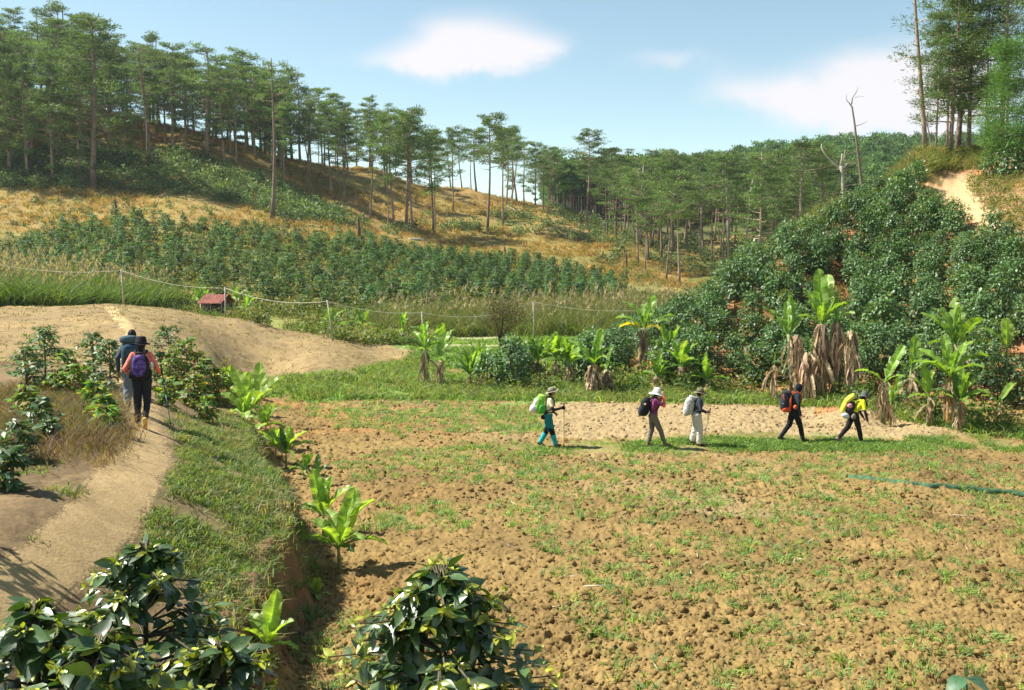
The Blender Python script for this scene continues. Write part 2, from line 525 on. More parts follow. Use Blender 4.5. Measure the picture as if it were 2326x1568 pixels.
def ground_colour(X, Y, Z):
    px, py = proj(X, Y, Z)
    n1 = fbm(X * .9, Y * .9, 4, 11)
    n2 = fbm(X * .22 + 5, Y * .22, 4, 21)
    n3 = fbm(X * 4.1, Y * 4.1, 3, 31)
    wob = np.clip(26.0 / np.maximum(Y, 1), .5, 3)
    wx = px + (n3 - .5) * 26 * wob + (n1 - .5) * 30 * wob * .6
    wy = py + (vnoise(X * 3.3 + 9, Y * 3.3, 41) - .5) * 12 * wob
    c = np.tile(SOIL, X.shape + (1,))
    def put(mask, colr, k=1.0):
        m = (np.asarray(mask, float) * k)[..., None]
        c[...] = c * (1 - m) + np.asarray(colr) * m
    near = Y < 48
    # red-orange patch in the field beside the bank, greener tint away to the right
    put(sstep(1150, 700, px) * sstep(.35, .6, n2) * near * (X > edge_x(Y)), SOIL_R, .75)
    put(sstep(.42, .75, n1) * near, SOIL * .72, .7)
    put(sstep(.5, .8, fbm(X * .4 + 60, Y * .9, 4, 66)) * near * (Y < 30), SOIL * np.array((.62, .6, .6)), .6)
    put(sstep(.55, .8, n2) * near * (Y > 20), TAN, .7)
    put(inpoly(wx, wy, Z_PALE) & near, PALE)
    put(inpoly(wx, wy, Z_TAN) & (Y > 27) & (Y < 60), TAN * np.array((.95, .92, .9)))
    tanm = inpoly(wx, wy, Z_TAN) & (Y > 27) & (Y < 60)
    put(tanm * sstep(.55, .72, n3), TAN * .62, .7)
    put(tanm * sstep(.5, .7, fbm(X * .12, Y * .5, 4, 171)), TAN * np.array((1.15, 1.08, .95)), .6)
    put(tanm * sstep(.45, .62, n1), BROWN * 1.05, .5)
    put(inpoly(wx, wy + (n1 - .5) * 46 + (n2 - .5) * 30, Z_VERGE) & (Y > 30) & (Y < 60), GREEN * 1.6, .85)
    put(inpoly(wx, wy, Z_WALK) & near & (Y > 20) & (n1 > .42), GREEN * 1.3, .35)
    # plateau on the left
    bank = (X < edge_x(Y) + .05) & (Y < 31)
    put(bank, BROWN * (1 + .7 * (n1[..., None] - .5)))
    put(bank * sstep(.56, .70, n3), BROWN * .6, .7)
    put(inpoly(wx, wy, Z_LEFTG) & bank, BROWN * .7 + GREEN * .25, .7)
    put(inpoly(wx, wy, Z_WEED) & bank, BROWN * .62, .8)
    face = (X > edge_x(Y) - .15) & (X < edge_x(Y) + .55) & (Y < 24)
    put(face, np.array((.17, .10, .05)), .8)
    jit = (_hash(np.floor(X * 53), np.floor(Y * 53), 7) - .5)
    ed = (jit * 34 + (n3 - .5) * 40) * np.where(Y < 30, 1, .25)
    put(inpoly(px + (n1 - .5) * 24 + ed, py + (n1 - .5) * 10, Z_TRAIL) & (Y < 58), PATH * (1 + .5 * (n1[..., None] - .5)) * np.where(Y > 30, 1.25, 1.0)[..., None], .9)
    # valley floor and reeds beyond the tan rise
    val = (Y > 56) & (Y < 90)
    put(val, OLIVE * 1.2)
    put(inpoly(px, wy, Z_PADDY) & (Y > 48) & (Y < 80), np.array((.33, .33, .17)), .9)
    put((Y > 46) & (Y <= 57) & (px > 800) & ~inpoly(wx, wy, Z_TAN), GREEN * 1.1)
    # far hills: dry golden grass with green and bare patches
    hill = Y >= 88
    g = np.clip((n2 - .35) * 3, 0, 1)[..., None]
    put(hill, 1)
    hc = GOLD * (1 - .45 * g) + OLIVE * .45 * g
    hb = fbm(X * .05 + 3, Y * .05, 3, 51)
    k = (sstep(.55, .7, hb))[..., None]
    hc = hc * (1 - .5 * k) + np.array((.36, .21, .085)) * .5 * k
    m = hill[..., None] * 1.0
    c[...] = c * (1 - m) + hc * m
    low = sstep(520, 620, wy) * hill * (px < 1500)
    put(low, OLIVE * .9, .75)
    put((Y > 215), DARKG * 1.1, .8)
    put((Y > 150) & (px < 640), GOLD * .7, .4)
    # right hillside of red earth
    rh = (wx > 1250) & (py < 885 + (wx - 1250) * .05) & (Y > 38) & (Y < 72) & (py < 905) & ~((px < 1560) & (Y > 50))
    rh = rh | ((px > 1850) & (Y > 34) & (Y < 72) & (py < 950))
    put(rh, RED * (0.7 + .4 * n1[..., None]))
    put(rh * sstep(.5, .65, n2), OLIVE, .6)
    put(inpoly(px, py, [(1700, 560), (1900, 450), (2080, 330), (2230, 290), (2330, 290), (2330, 350), (2200, 385), (2110, 385), (2000, 420), (1900, 500)]) & (Y > 50) & (Y < 75), np.array((.22, .18, .07)))
    put(inpoly(px + (n1 - .5) * 80, py + (n1 - .5) * 40, [(2170, 400), (2340, 385), (2340, 570), (2260, 550)]) & (Y > 45) & (Y < 75), np.array((.31, .185, .085)))
    put(inpoly(px + (n3 - .5) * 60 + (n1 - .5) * 60, py + (n3 - .5) * 30, Z_BARE) & (Y > 45) & (Y < 75), np.array((.46, .31, .16)))
    put((Y > 70) & (Y < 160) & (px > 1560), OLIVE * .8)
    f = 0.86 + .28 * n3[..., None]
    return np.clip(c * f, 0, 1)

def ground_detail(X, Y, Z):
    px, py = proj(X, Y, Z)
    tilled = (Y > 8) & (Y < 40)
    d = edge_x(Y) - X
    off = sstep(.05, -.7, d) * np.where(tilled, 1.0, 0.0)
    foot = sstep(39, 35.5, Y)
    walk = inpoly(px, py, Z_WALK)
    off = off * foot * np.where(walk, .3, 1.0)
    far = np.interp(Y, [10, 26, 38], [1.0, .9, .7])
    patch = .35 + 1.1 * fbm(X * .35, Y * .35, 3, 77)
    wx = X + .12 * (fbm(X * 5, Y * 5, 2, 91) - .5)
    wy = Y + .12 * (fbm(X * 5 + 40, Y * 5, 2, 92) - .5)
    wx = X + .10 * (fbm(X * 7, Y * 7, 3, 91) - .5) + .03 * (vnoise(X * 40, Y * 40, 93) - .5)
    wy = Y + .10 * (fbm(X * 7 + 40, Y * 7, 3, 92) - .5) + .03 * (vnoise(X * 40 + 9, Y * 40, 94) - .5)
    h = .26 * clod(wx * 3.1, wy * 3.1, 60, -.45, .62) / 3.1 + .34 * clod(wx * 7.5, wy * 7.5, 70, -.2, .62) / 7.5 * 1.2 + .5 * clod(wx * 14, wy * 14, 80, -.1, .6) / 14 + .5 * clod(wx * 27, wy * 27, 85, 0.0, .6) / 27
    h = h * (.6 + .8 * fbm(X * 17, Y * 17, 3, 197))
    rough = (fbm(X * 9, Y * 9, 4, 97) - .5) * .07 + (vnoise(X * 24, Y * 24, 397) - .5) * .035 + np.minimum(0, fbm(X * 5.5, Y * 5.5, 3, 198) - .32) * .7 + (vnoise(X * 34, Y * 34, 98) - .5) * .02
    patch = .6 + .8 * fbm(X * .35, Y * .35, 3, 77)
    und = (fbm(X * 1.1, Y * 1.1, 3, 99) - .5) * .09
    z = off * (h * patch * far + rough * patch + und)
    tan = sstep(29, 33, Y) * sstep(58, 54, Y) * (px < 980)
    z = z + tan * (.16 * clod(wx * 2.2, wy * 2.2, 160, -.4, .55) / 2.2 + .06 * (fbm(X * 1.5, Y * 1.5, 3, 161) - .5))
    # everything else: gentle roughness
    trail = inpoly(px, py, Z_TRAIL) & (Y < 58)
    o2 = 1 - off
    z = z + np.where(trail, .25, 1.0) * o2 * ((fbm(X * 2.2, Y * 2.2, 4, 101) - .5) * .05 + (fbm(X * 12, Y * 12, 3, 103) - .5) * .022)
    face = sstep(-.7, -.1, d) * sstep(.5, .05, d) * (Y < 27)
    z = z + face * ((fbm(X * 4, Y * 4, 4, 105) - .5) * .30)
    hillf = sstep(45, 100, Y)
    z = z + hillf * ((fbm(X * .12, Y * .12, 4, 107) - .5) * np.interp(Y, [60, 120, 400], [.4, 1.1, 5.0]))
    return z

def build_ground():
    uc = np.concatenate([np.linspace(-1.05, -.56, 34)[:-1], np.arange(-.56, .56, .00125), np.linspace(.56, 1.05, 34)])
    ys = [1.7]
    while ys[-1] < 1000:
        y = ys[-1]
        if y < 6.2: s = .12
        elif y < 45: s = min(max(y * y / 5075 / 1.4, .02), .055)
        else: s = .012 * y
        if 45 <= y < 60: s = .3
        ys.append(y + s)
    ys = np.array(ys)
    Y, U = np.meshgrid(ys, uc, indexing='ij')
    X = U * Y
    Z = gz(X, Y)
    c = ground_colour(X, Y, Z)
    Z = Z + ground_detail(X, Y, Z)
    nr, nc = X.shape
    idx = np.arange(nr * nc).reshape(nr, nc)
    q = np.stack([idx[:-1, :-1], idx[:-1, 1:], idx[1:, 1:], idx[1:, :-1]], -1).reshape(-1, 4)
    v = np.stack([X, Y, Z], -1).reshape(-1, 3)
    print('ground', len(v))
    m = mat('soil', nscale=2.2, namt=.10, rough=.95, spec=.15, bump=.5, bscale=26)
    me = raw_mesh('ground', v, q, np.zeros((0, 3), int), c.reshape(-1, 3), m, smooth=False)
    o = link('ground', me)
    tag(o, kind='structure')
build_ground()

# ------------------------------------------------------------------ loose clods on the tilled soil (stuff)
def ico(sub):
    import bmesh
    bm = bmesh.new(); bmesh.ops.create_icosphere(bm, subdivisions=sub, radius=1.0)
    v = np.array([x.co[:] for x in bm.verts]); t = np.array([[y.index for y in f.verts] for f in bm.faces]); bm.free()
    return v, t
def soil_clods():
    r = np.random.default_rng(401)
    kinds = []
    for k in range(10):
        v, t = ico(2 if k < 5 else 1)
        v = v * (1 + .55 * (fbm(v[:, 0] * 1.7 + k * 9, v[:, 1] * 1.7 + v[:, 2] * 1.3, 2, k)[:, None] - .5) * 2) + r.normal(0, .13, v.shape)
        kinds.append((v * np.array([1, r.uniform(.6, .95), r.uniform(.45, .75)]), t))
    n = 46000
    Y = np.exp(r.uniform(math.log(9.5), math.log(37.5), n))
    X = r.uniform(-.60, .60, n) * Y
    keep = (X > edge_x(Y) + .35)
    px, py = proj(X, Y, gz(X, Y))
    keep &= ~(inpoly(px, py, Z_WALK) & (r.uniform(0, 1, n) < .8)) & (py < 1750)
    dn = fbm(X * .5, Y * .5, 3, 402)
    keep &= r.uniform(0, 1, n) < .25 + 1.3 * np.clip(dn - .25, 0, 1)
    X, Y = X[keep], Y[keep]
    Z = gz(X, Y) + ground_detail(X, Y, gz(X, Y))
    C = ground_colour(X, Y, Z)
    n = len(X)
    size = .012 + .060 * r.power(.5, n) ** 3.2 + .0006 * Y
    mb = MB()
    which = np.where(Y < 17, r.integers(0, 5, n), r.integers(5, 10, n))
    for k in range(10):
        m = np.nonzero(which == k)[0]
        if not len(m): continue
        v, t = kinds[k]
        a = r.uniform(0, 6.28, len(m)); ca, sa = np.cos(a), np.sin(a)
        sx = size[m][:, None] * r.uniform(.8, 1.3, (len(m), 1)); sy = size[m][:, None]
        vx, vy, vz = v[None, :, 0] * sx, v[None, :, 1] * sy, v[None, :, 2] * size[m][:, None]
        V = np.stack([X[m][:, None] + vx * ca[:, None] - vy * sa[:, None], Y[m][:, None] + vx * sa[:, None] + vy * ca[:, None], Z[m][:, None] + vz + size[m][:, None] * .12], -1).reshape(-1, 3)
        T = (np.arange(len(m))[:, None] * len(v) + t.reshape(1, -1)).reshape(-1, 3)
        mb.add(V, None, T, np.repeat(C[m] * r.uniform(.75, 1.12, (len(m), 1)), len(v), 0))
    print('clods', n, mb.n)
    o = link('soil_clods', mb.mesh('soil_clods', mat('clod', nscale=9, namt=.12, rough=.95, spec=.12, bump=.5, bscale=60), False))
    tag(o, 'loose crumbly earth clods strewn over the tilled field', 'clods', kind='stuff')
soil_clods()
# ------------------------------------------------------------------ plant materials
M_BARK = mat('pine_bark', (.27, .20, .145), rough=.95, rnd=.3, nscale=1.5, namt=.3, bump=.6, bscale=8)
M_NEEDLE = mat('pine_needles', (1, 1, 1), rough=.6, rnd=.22, transl=.30, tcol=(1.5, 1.6, .7), spec=.3)
M_COFFEE = mat('coffee_leaf', (1, 1, 1), rough=.48, rnd=.18, transl=.18, tcol=(1.6, 1.8, .5), spec=.55)
M_LEAF = mat('soft_leaf', (1, 1, 1), rough=.55, rnd=.15, transl=.35, tcol=(1.5, 1.6, .6), spec=.35)
M_GRASS = mat('grass_blade', (1, 1, 1), rough=.6, transl=.4, tcol=(1.5, 1.5, .6), spec=.3)
M_BANANA = mat('banana_leaf', (1, 1, 1), rough=.42, rnd=.12, transl=.45, tcol=(1.7, 1.7, .5), spec=.45, nscale=5, namt=.12)
M_BSTEM = mat('banana_stem', (1, 1, 1), rough=.7, rnd=.15, nscale=6, namt=.3)
M_DEAD = mat('dead_leaf', (1, 1, 1), rough=.9, rnd=.15, transl=.15, tcol=(1.1, 1, .8), spec=.1)
M_DRYWOOD = mat('bare_wood', (1, 1, 1), rough=.9, nscale=3, namt=.2, bump=.4, bscale=20)
M_STEM = mat('woody_stem', (.10, .085, .05), rough=.9, nscale=5, namt=.2)

# ------------------------------------------------------------------ pines
NG = np.array((.100, .172, .050))
def pine_meshes(seed, h=15, r0=.2, cf=.5, spread=3.2, nb=26, blade=.42, bw=.09, per=42, clumps=4, lean=.02, bend=0.0, stubs=8, lowskirt=0.0, thick=1.0, flat=.45, gap=0.0, tone0=1.0):
    r = np.random.default_rng(seed)
    tr, cr = MB(), MB()
    n = 9
    t = np.linspace(0, 1, n)
    ph = r.uniform(0, 6.28, 2)
    pts = np.stack([h * lean * t * math.cos(ph[0]) * 2 + bend * np.sin(t * 4.2 + ph[0]) * h * .02, h * lean * t * math.sin(ph[0]) + bend * np.sin(t * 3.1 + ph[1]) * h * .015, h * t * .97], 1)
    pts[0, 2] = -.4
    rad = r0 * (1 - .78 * t) * np.where(t < .05, 1.25, 1)
    tube(tr, pts, rad, 7, (1, 1, 1))
    def at(z):
        return np.array([np.interp(z / h, t, pts[:, k]) for k in range(3)])
    for i in range(stubs):
        z = h * r.uniform(.22, 1 - cf * .7)
        a = r.uniform(0, 6.28); l = r.uniform(.3, 1.7)
        p = at(z)
        tube(tr, [p, p + np.array([math.cos(a) * l * .6, math.sin(a) * l * .6, .12]), p + np.array([math.cos(a) * l, math.sin(a) * l, r.uniform(-.2, .4)])], [.045, .03, .012], 4, (1.5, 1.5, 1.5))
    for i in range(nb):
        f = (i + r.uniform(0, 1)) / nb                 # 0 low .. 1 top
        if lowskirt and r.uniform() < lowskirt:
            f = r.uniform(-.35, .1)
        z = h * (1 - cf) + h * cf * f * .98
        prof = max(.22, (math.sin(min(1, (f + .38)) * math.pi * .80)) ** .8 if f > -.2 else .45) * (1 - .45 * max(0, f - .55) / .45)
        l = spread * prof * r.uniform(.5, 1.25)
        a = i * 2.4 + r.uniform(-.7, .7)
        if gap:
            side = .5 + .5 * math.cos(a - gap * 40)
            if r.uniform() < gap * (1.3 - side): continue
            l *= .6 + .7 * side
        rise = r.uniform(.05, .40) + .5 * max(0, f - .6)
        p = at(min(z, h * .95))
        dr = np.array([math.cos(a), math.sin(a), 0])
        e = p + dr * l + np.array([0, 0, l * rise])
        mid = p + dr * l * .5 + np.array([0, 0, l * rise * .25])
        tube(tr, [p, mid, e], [.06 * thick, .04 * thick, .015], 4, (1.1, 1.1, 1.1), cap=False)
        for k in range(clumps):
            s = .40 + .60 * (k + r.uniform(0, 1)) / clumps
            c0 = p * (1 - s) + e * s + r.normal(0, .30, 3) * l / 3 * np.array([1, 1, .45])
            R0 = r.uniform(.40, .80) * (.6 + .4 * l / spread)
            m = per
            pos = c0 + rdir(m, r) * (R0 * r.uniform(.15, 1, m) ** .6)[:, None] * np.array([1.35, 1.35, flat])
            d = rdir(m, r, -.35, 1.0) + (pos - c0) / R0 * .8
            tone = tone0 * r.uniform(.65, 1.4) * (0.85 + .35 * r.uniform(0, 1, m))[:, None]
            cc = NG * tone * np.array([1 + .25 * r.uniform(), 1, 1])
            blades(cr, pos, d, rdir(m, r), blade * r.uniform(.6, 1.2, m), bw * r.uniform(.7, 1.3, m), cc)
    return tr, cr
def pine_proto(seed, **k):
    tr, cr = pine_meshes(seed, **k)
    return tr.mesh('trunk', M_BARK, True), cr.mesh('crown', M_NEEDLE), (tr, cr), k.get('h', 15)
PINES = [pine_proto(100 + i, h=16, cf=c, spread=s, nb=nb, lean=ln, stubs=7, bend=b, lowskirt=ls, r0=rr) for i, (c, s, nb, ln, b, ls, rr) in enumerate((
    (.56, 3.5, 28, .012, .3, 0, .20), (.46, 4.2, 27, .02, .6, 0, .21), (.62, 3.2, 30, .03, .2, .08, .18), (.40, 3.8, 24, .015, .8, .08, .17), (.74, 3.8, 38, .01, .4, .1, .22), (.50, 2.9, 24, .035, 1.0, 0, .15)))]
PINES += [pine_proto(120 + i, h=16, cf=c, spread=s, nb=nb, lean=ln, stubs=9, bend=b, lowskirt=ls, r0=rr, gap=gp, flat=fl, tone0=tn) for i, (c, s, nb, ln, b, ls, rr, gp, fl, tn) in enumerate((
    (.34, 4.4, 26, .03, 1.2, 0, .2, .45, .35, .9), (.55, 4.0, 34, .04, .7, .12, .19, .6, .4, 1.05), (.28, 3.6, 18, .02, 1.5, 0, .17, .3, .35, .85), (.62, 3.6, 40, .05, .9, .1, .2, .55, .5, .95)))]
ordinal = ['', 'first', 'second', 'third', 'fourth', 'fifth', 'sixth', 'seventh', 'eighth', 'ninth', 'tenth', 'eleventh', 'twelfth', 'thirteenth', 'fourteenth', 'fifteenth', 'sixteenth', 'seventeenth', 'eighteenth', 'nineteenth', 'twentieth',
           'twenty-first', 'twenty-second', 'twenty-third', 'twenty-fourth', 'twenty-fifth', 'twenty-sixth', 'twenty-seventh', 'twenty-eighth', 'twenty-ninth', 'thirtieth', 'thirty-first', 'thirty-second', 'thirty-third', 'thirty-fourth', 'thirty-fifth', 'thirty-sixth', 'thirty-seventh', 'thirty-eighth', 'thirty-ninth', 'fortieth']
def put_pine(proto, loc, h, rz=None, width=1.0, label='pine', group=None, name='pine_tree'):
    s = h / proto[3]
    o = thing(name, (loc[0], loc[1], loc[2] - .1), random.uniform(0, 6.28) if rz is None else rz, (s * width * random.uniform(.85, 1.15), s * width * random.uniform(.85, 1.15), s), label, 'pine tree', group)
    link('trunk', proto[0], o)
    link('crown', proto[1], o)
    return o
PINE_LOG = []
def row_of_pines(items, phrase, group):
    """items: (px, py_base, D or None, height px). labels count from the left"""
    items = sorted(items, key=lambda t: t[0])
    n = len(items)
    for i, it in enumerate(items):
        px, py, D, hp = it[:4]
        if D is None:
            p = hit(px, py, 80)
        else:
            d = ray(px, py)
            p = Vector((d[0] * D, D, float(gz(d[0] * D, D))))
        h = hp / FPX * p.y
        k = it[4] if len(it) > 4 else random.randrange(len(PINES))
        who = 'leftmost' if i == 0 else ('rightmost' if i == n - 1 else ordinal[i + 1] + (' from the left'))
        put_pine(PINES[k], p, h, width=random.uniform(.85, 1.15), label=phrase % who, group=group)
        PINE_LOG.append(p)

# hero pines of the left hill, read off the photograph (foot x, foot y, height)
front = [(122, 415, None, 300, 4), (178, 400, None, 330, 2), (215, 425, None, 385, 4), (60, 410, None, 320, 4), (20, 400, None, 330, 4), (-60, 420, None, 330, 2)]
row_of_pines(front, 'dark tall pine in the shrubs of the left slope, %s', 'dark pines at the foot of the left wood')
knoll = [(648, 430, None, 190), (700, 440, None, 215, 5), (755, 455, None, 220), (783, 470, None, 215, 0), (842, 500, None, 235, 1), (878, 520, None, 190, 5), (893, 525, None, 270, 3), (922, 515, None, 270, 1), (935, 530, None, 285, 0), (985, 530, None, 240, 2),
         (992, 515, None, 225, 5), (1030, 480, None, 195, 0), (1107, 525, None, 270, 1), (1145, 515, None, 230, 3), (1150, 470, None, 185, 1), (1215, 470, None, 150, 4), (1070, 430, None, 155, 0), (1235, 480, None, 130, 0)]
row_of_pines(knoll, 'slender pine on the open slope of the brown knoll, %s', 'pines on the brown grassy knoll')
rt = [(1345, 480, None, 145, 1), (1375, 485, None, 150, 1), (1450, 600, None, 215, 3), (1466, 610, None, 170, 5), (1502, 590, None, 240, 0), (1517, 640, None, 225, 3), (1543, 650, None, 270, 3), (1555, 560, None, 215, 1), (1530, 585, None, 235, 0), (1590, 580, None, 230, 0), (1620, 600, None, 250, 5),
      (1640, 610, None, 270, 5), (1655, 590, None, 240, 1), (1480, 545, None, 190, 4), (1425, 540, None, 185, 1)]
row_of_pines(rt, 'bare-trunked pine at the edge of the right valley wood, %s', 'edge row of the right valley wood')

def wood(n, poly, drange, hrange, group, labels, seed, rows=4, mind=4.2, kinds=None, wide=1.0):
    """individual pines filling a stand; labelled by row of depth and order from the left"""
    r = random.Random(seed)
    pts = []
    tries = 0
    while len(pts) < n and tries < 12000:
        tries += 1
        D = math.exp(r.uniform(math.log(drange[0]), math.log(drange[1])))
        px = r.uniform(min(p[0] for p in poly), max(p[0] for p in poly))
        X = (px - CX) / FPX * D
        Z = float(gz(X, D))
        qx, qy = proj(X, D, Z)
        if not inpoly(np.array([qx]), np.array([qy]), poly)[0]:
            continue
        if any((X - a[0]) ** 2 + (D - a[1]) ** 2 < mind ** 2 for a in pts):
            continue
        if any((X - a.x) ** 2 + (D - a.y) ** 2 < 9 for a in PINE_LOG):
            continue
        pts.append((X, D, Z, qx))
    pts.sort(key=lambda t: t[1])
    per = math.ceil(len(pts) / rows)
    for k in range(rows):
        sub = sorted(pts[k * per:(k + 1) * per], key=lambda t: t[3])
        for i, (X, D, Z, qx) in enumerate(sub):
            who = ordinal[i + 1] + ' from the left' if i else 'leftmost'
            pr = PINES[r.choice(kinds)] if kinds else PINES[r.randrange(len(PINES))]
            put_pine(pr, (X, D, Z), r.uniform(*hrange), width=r.uniform(.95, 1.3) * wide, label=labels[k] % who, group=group)
            PINE_LOG.append(Vector((X, D, Z)))
    print(group, len(pts))
wood(106, [(-120, 120), (150, 205), (300, 250), (560, 310), (700, 350), (690, 400), (560, 395), (430, 370), (300, 340), (220, 370), (-120, 390)], (128, 190), (11.5, 17.8),
     'pines of the dense wood on the left hill', ['pine in the lowest rank of the left hill wood, %s', 'pine in the second rank up the left hill wood, %s', 'pine in the third rank up the left hill wood, %s', 'pine along the skyline of the left hill wood, %s'], 3, mind=2.9, kinds=[0, 1, 2, 4, 4, 7, 9, 9, 7, 4], wide=1.12)
wood(30, [(680, 360), (850, 375), (1050, 420), (1280, 470), (1250, 500), (1050, 470), (850, 440), (700, 420)], (165, 225), (12, 15.5),
     'pines behind the brown knoll', ['pine on the near side of the knoll crest, %s', 'pine standing just behind the knoll crest, %s'], 4, rows=2, mind=4.0)
wood(100, [(1310, 480), (1420, 500), (1620, 500), (1900, 470), (1900, 600), (1620, 620), (1480, 600), (1310, 520)], (140, 300), (12, 18.5),
     'pines of the right valley wood', ['pine in the front rank of the right valley wood, %s', 'pine in the second rank of the right valley wood, %s', 'pine in the third rank of the right valley wood, %s', 'pine in the fourth rank of the right valley wood, %s', 'pine in the rearmost rank of the right valley wood, %s'], 5, rows=5, mind=3.6)

# distinctive pines
trA = pine_proto(501, h=21, cf=.30, spread=4.2, nb=13, lean=.012, bend=.5, stubs=16, per=20, clumps=3, r0=.27)
p = hit(618, 496, 80)
put_pine(trA, p, 368 / FPX * p.y, rz=.6, label='tall sparse-topped pine standing alone in front of the left wood', group=None)
trB = pine_proto(502, h=18, cf=.14, spread=3.0, nb=5, lean=.0, bend=2.2, stubs=14, per=8, clumps=2, r0=.34)
p = hit(329, 372, 80)
put_pine(trB, p, 272 / FPX * p.y, rz=1.0, label='crooked pale pine with a nearly leafless top above the left shrubs', group=None)
trC = pine_proto(503, h=16, cf=.2, spread=2.5, nb=6, lean=.0, bend=1, stubs=12, per=8, clumps=2, r0=.2)
p = hit(702, 442, 80)
put_pine(trC, p, 232 / FPX * p.y, rz=2.0, label='thin half-dead pine with grey twigs right of the lone tall pine', group=None)

# pines on the near crest at the right (finer needles: they stand close)
CR = []
for i, (h, sp_, nb, cf, ln) in enumerate(((17, 2.1, 5, .2, .03), (15, 3.0, 34, .86, .02), (14.5, 2.7, 30, .84, .01), (13, 2.2, 20, .7, .03))):
    tr_, cr_ = pine_meshes(600 + i, h=h, r0=(.20, .17, .14, .10)[i], cf=cf, spread=sp_, nb=nb, blade=.30, bw=.045, per=80, clumps=4, lean=ln, bend=.4, stubs=9, thick=.8, flat=.6)
    CR.append((tr_.mesh('trunk', M_BARK, True), cr_.mesh('crown', M_NEEDLE), (tr_, cr_), h))
crest = [(2100, 350, 17, 0, 'thick pale-barked pine trunk leaning left, foremost on the right crest', .22), (2178, 352, 17.5, 1, 'dark double-trunked pine in the middle of the right crest group', .2),
         (2197, 345, 17, 2, 'straight reddish pine right of the double trunk on the right crest', .2), (2150, 345, 13, 3, 'slim young pine between the big trunks on the right crest', .12),
         (2163, 340, 16, 2, 'dark pine close against the double trunk on the right crest', .18), (2128, 340, 10, 3, 'thin short pine just right of the leaning crest trunk', .1),
         (2235, 330, 13, 3, 'pine with drooping boughs behind the bright green pine at the right edge', .15), (2275, 320, 16, 1, 'pine at the right edge of the photo behind the crest coffee bush', .15)]
for px, py, h, k, lab, rr in crest:
    D = 69 + random.uniform(-1, 2.5)
    d = ray(px, py)
    X = d[0] * D
    o = put_pine(CR[k], (X, D, float(gz(X, D))), h, label=lab, group='pines on the right crest')
    if k == 0:
        o.rotation_euler = (0, R(-5.5), .4)
# bright green low pine at the far right
tr_, cr_ = pine_meshes(650, h=9, r0=.12, cf=.9, spread=1.9, nb=40, blade=.30, bw=.035, per=90, clumps=4, lean=.01, stubs=0, thick=.5, flat=.9)
for a in cr_.c:
    a *= np.array([.75, 1.0, .6])
D = 60.0
d = ray(2290, 300)
put_pine((tr_.mesh('trunk', M_BARK, True), cr_.mesh('crown', M_NEEDLE), None, 9), (d[0] * D, D, float(gz(d[0] * D, D))), 8.2, label='bushy bright green young pine at the right edge, above the trail', group=None)

# ------------------------------------------------------------------ dead trees, snags and stumps
def snag(name, path, radii, branches, loc, label, cat, colr=(.36, .31, .25), rz=0):
    mb = MB()
    tube(mb, path, radii, 8, colr)
    for pts_, rr in branches:
        tube(mb, pts_, rr, 6, np.array(colr) * 1.15)
    o = link(name, mb.mesh(name, M_DRYWOOD, True), loc=loc)
    o.rotation_euler = (0, 0, rz)
    return tag(o, label, cat)
s = 62 / FPX
def ridge(px, D):
    X = (px - CX) / FPX * D
    return Vector((X, D, float(gz(X, D))))
p = ridge(1914, 62)
s = p.y / FPX
def k2(x0, y0, pts): return [((x - x0) * s, 0.12 * math.sin(i * 1.7), (y0 - y) * s) for i, (x, y) in enumerate(pts)]
snag('dead_tree', [(0, 0, -.4)] + k2(1914, 442, [(1914, 442), (1910, 400), (1906, 360), (1900, 345)]), [.13, .12, .10, .09, .10],
     [(k2(1914, 442, [(1902, 350), (1888, 338), (1868, 322), (1855, 302), (1858, 294)]), [.08, .065, .05, .035, .015]), (k2(1914, 442, [(1900, 348), (1905, 328), (1903, 316)]), [.075, .055, .03]), (k2(1914, 442, [(1902, 350), (1912, 345), (1917, 336)]), [.08, .06, .03])],
     p, 'pale forked dead tree with broken limbs on the right ridge', 'dead tree', (.42, .37, .31))
p = ridge(1960, 62.5)
s = p.y / FPX
snag('dead_tree', [(0, 0, -.4)] + k2(1960, 432, [(1960, 432), (1950, 380), (1938, 310), (1928, 250), (1924, 215), (1918, 208)]), [.13, .12, .10, .08, .06, .05, .03],
     [(k2(1960, 432, [(1922, 210), (1925, 195), (1932, 182), (1934, 172)]), [.04, .03, .02, .01]), (k2(1960, 432, [(1919, 209), (1912, 200), (1909, 188)]), [.03, .02, .01]), (k2(1960, 432, [(1930, 258), (1945, 254), (1958, 247)]), [.03, .02, .01]),
      (k2(1960, 432, [(1928, 196), (1940, 191), (1950, 193)]), [.015, .01, .006]), (k2(1960, 432, [(1931, 270), (1920, 272), (1912, 276)]), [.02, .012, .006])],
     p, 'tall thin dark dead trunk with a twiggy top on the right ridge', 'dead tree', (.20, .16, .12))
p = ridge(2107, 68)
s = p.y / FPX
snag('dead_tree', [(0, 0, -.4)] + k2(2102, 352, [(2102, 352), (2096, 310), (2088, 285), (2074, 262), (2066, 246)]), [.07, .06, .05, .035, .02, .01],
     [(k2(2102, 352, [(2086, 283), (2092, 268), (2088, 255)]), [.025, .015, .006]), (k2(2102, 352, [(2076, 264), (2064, 258), (2056, 250)]), [.02, .012, .006])], p, 'small leafless twiggy tree beside the leaning crest pine', 'dead tree', (.30, .25, .2))
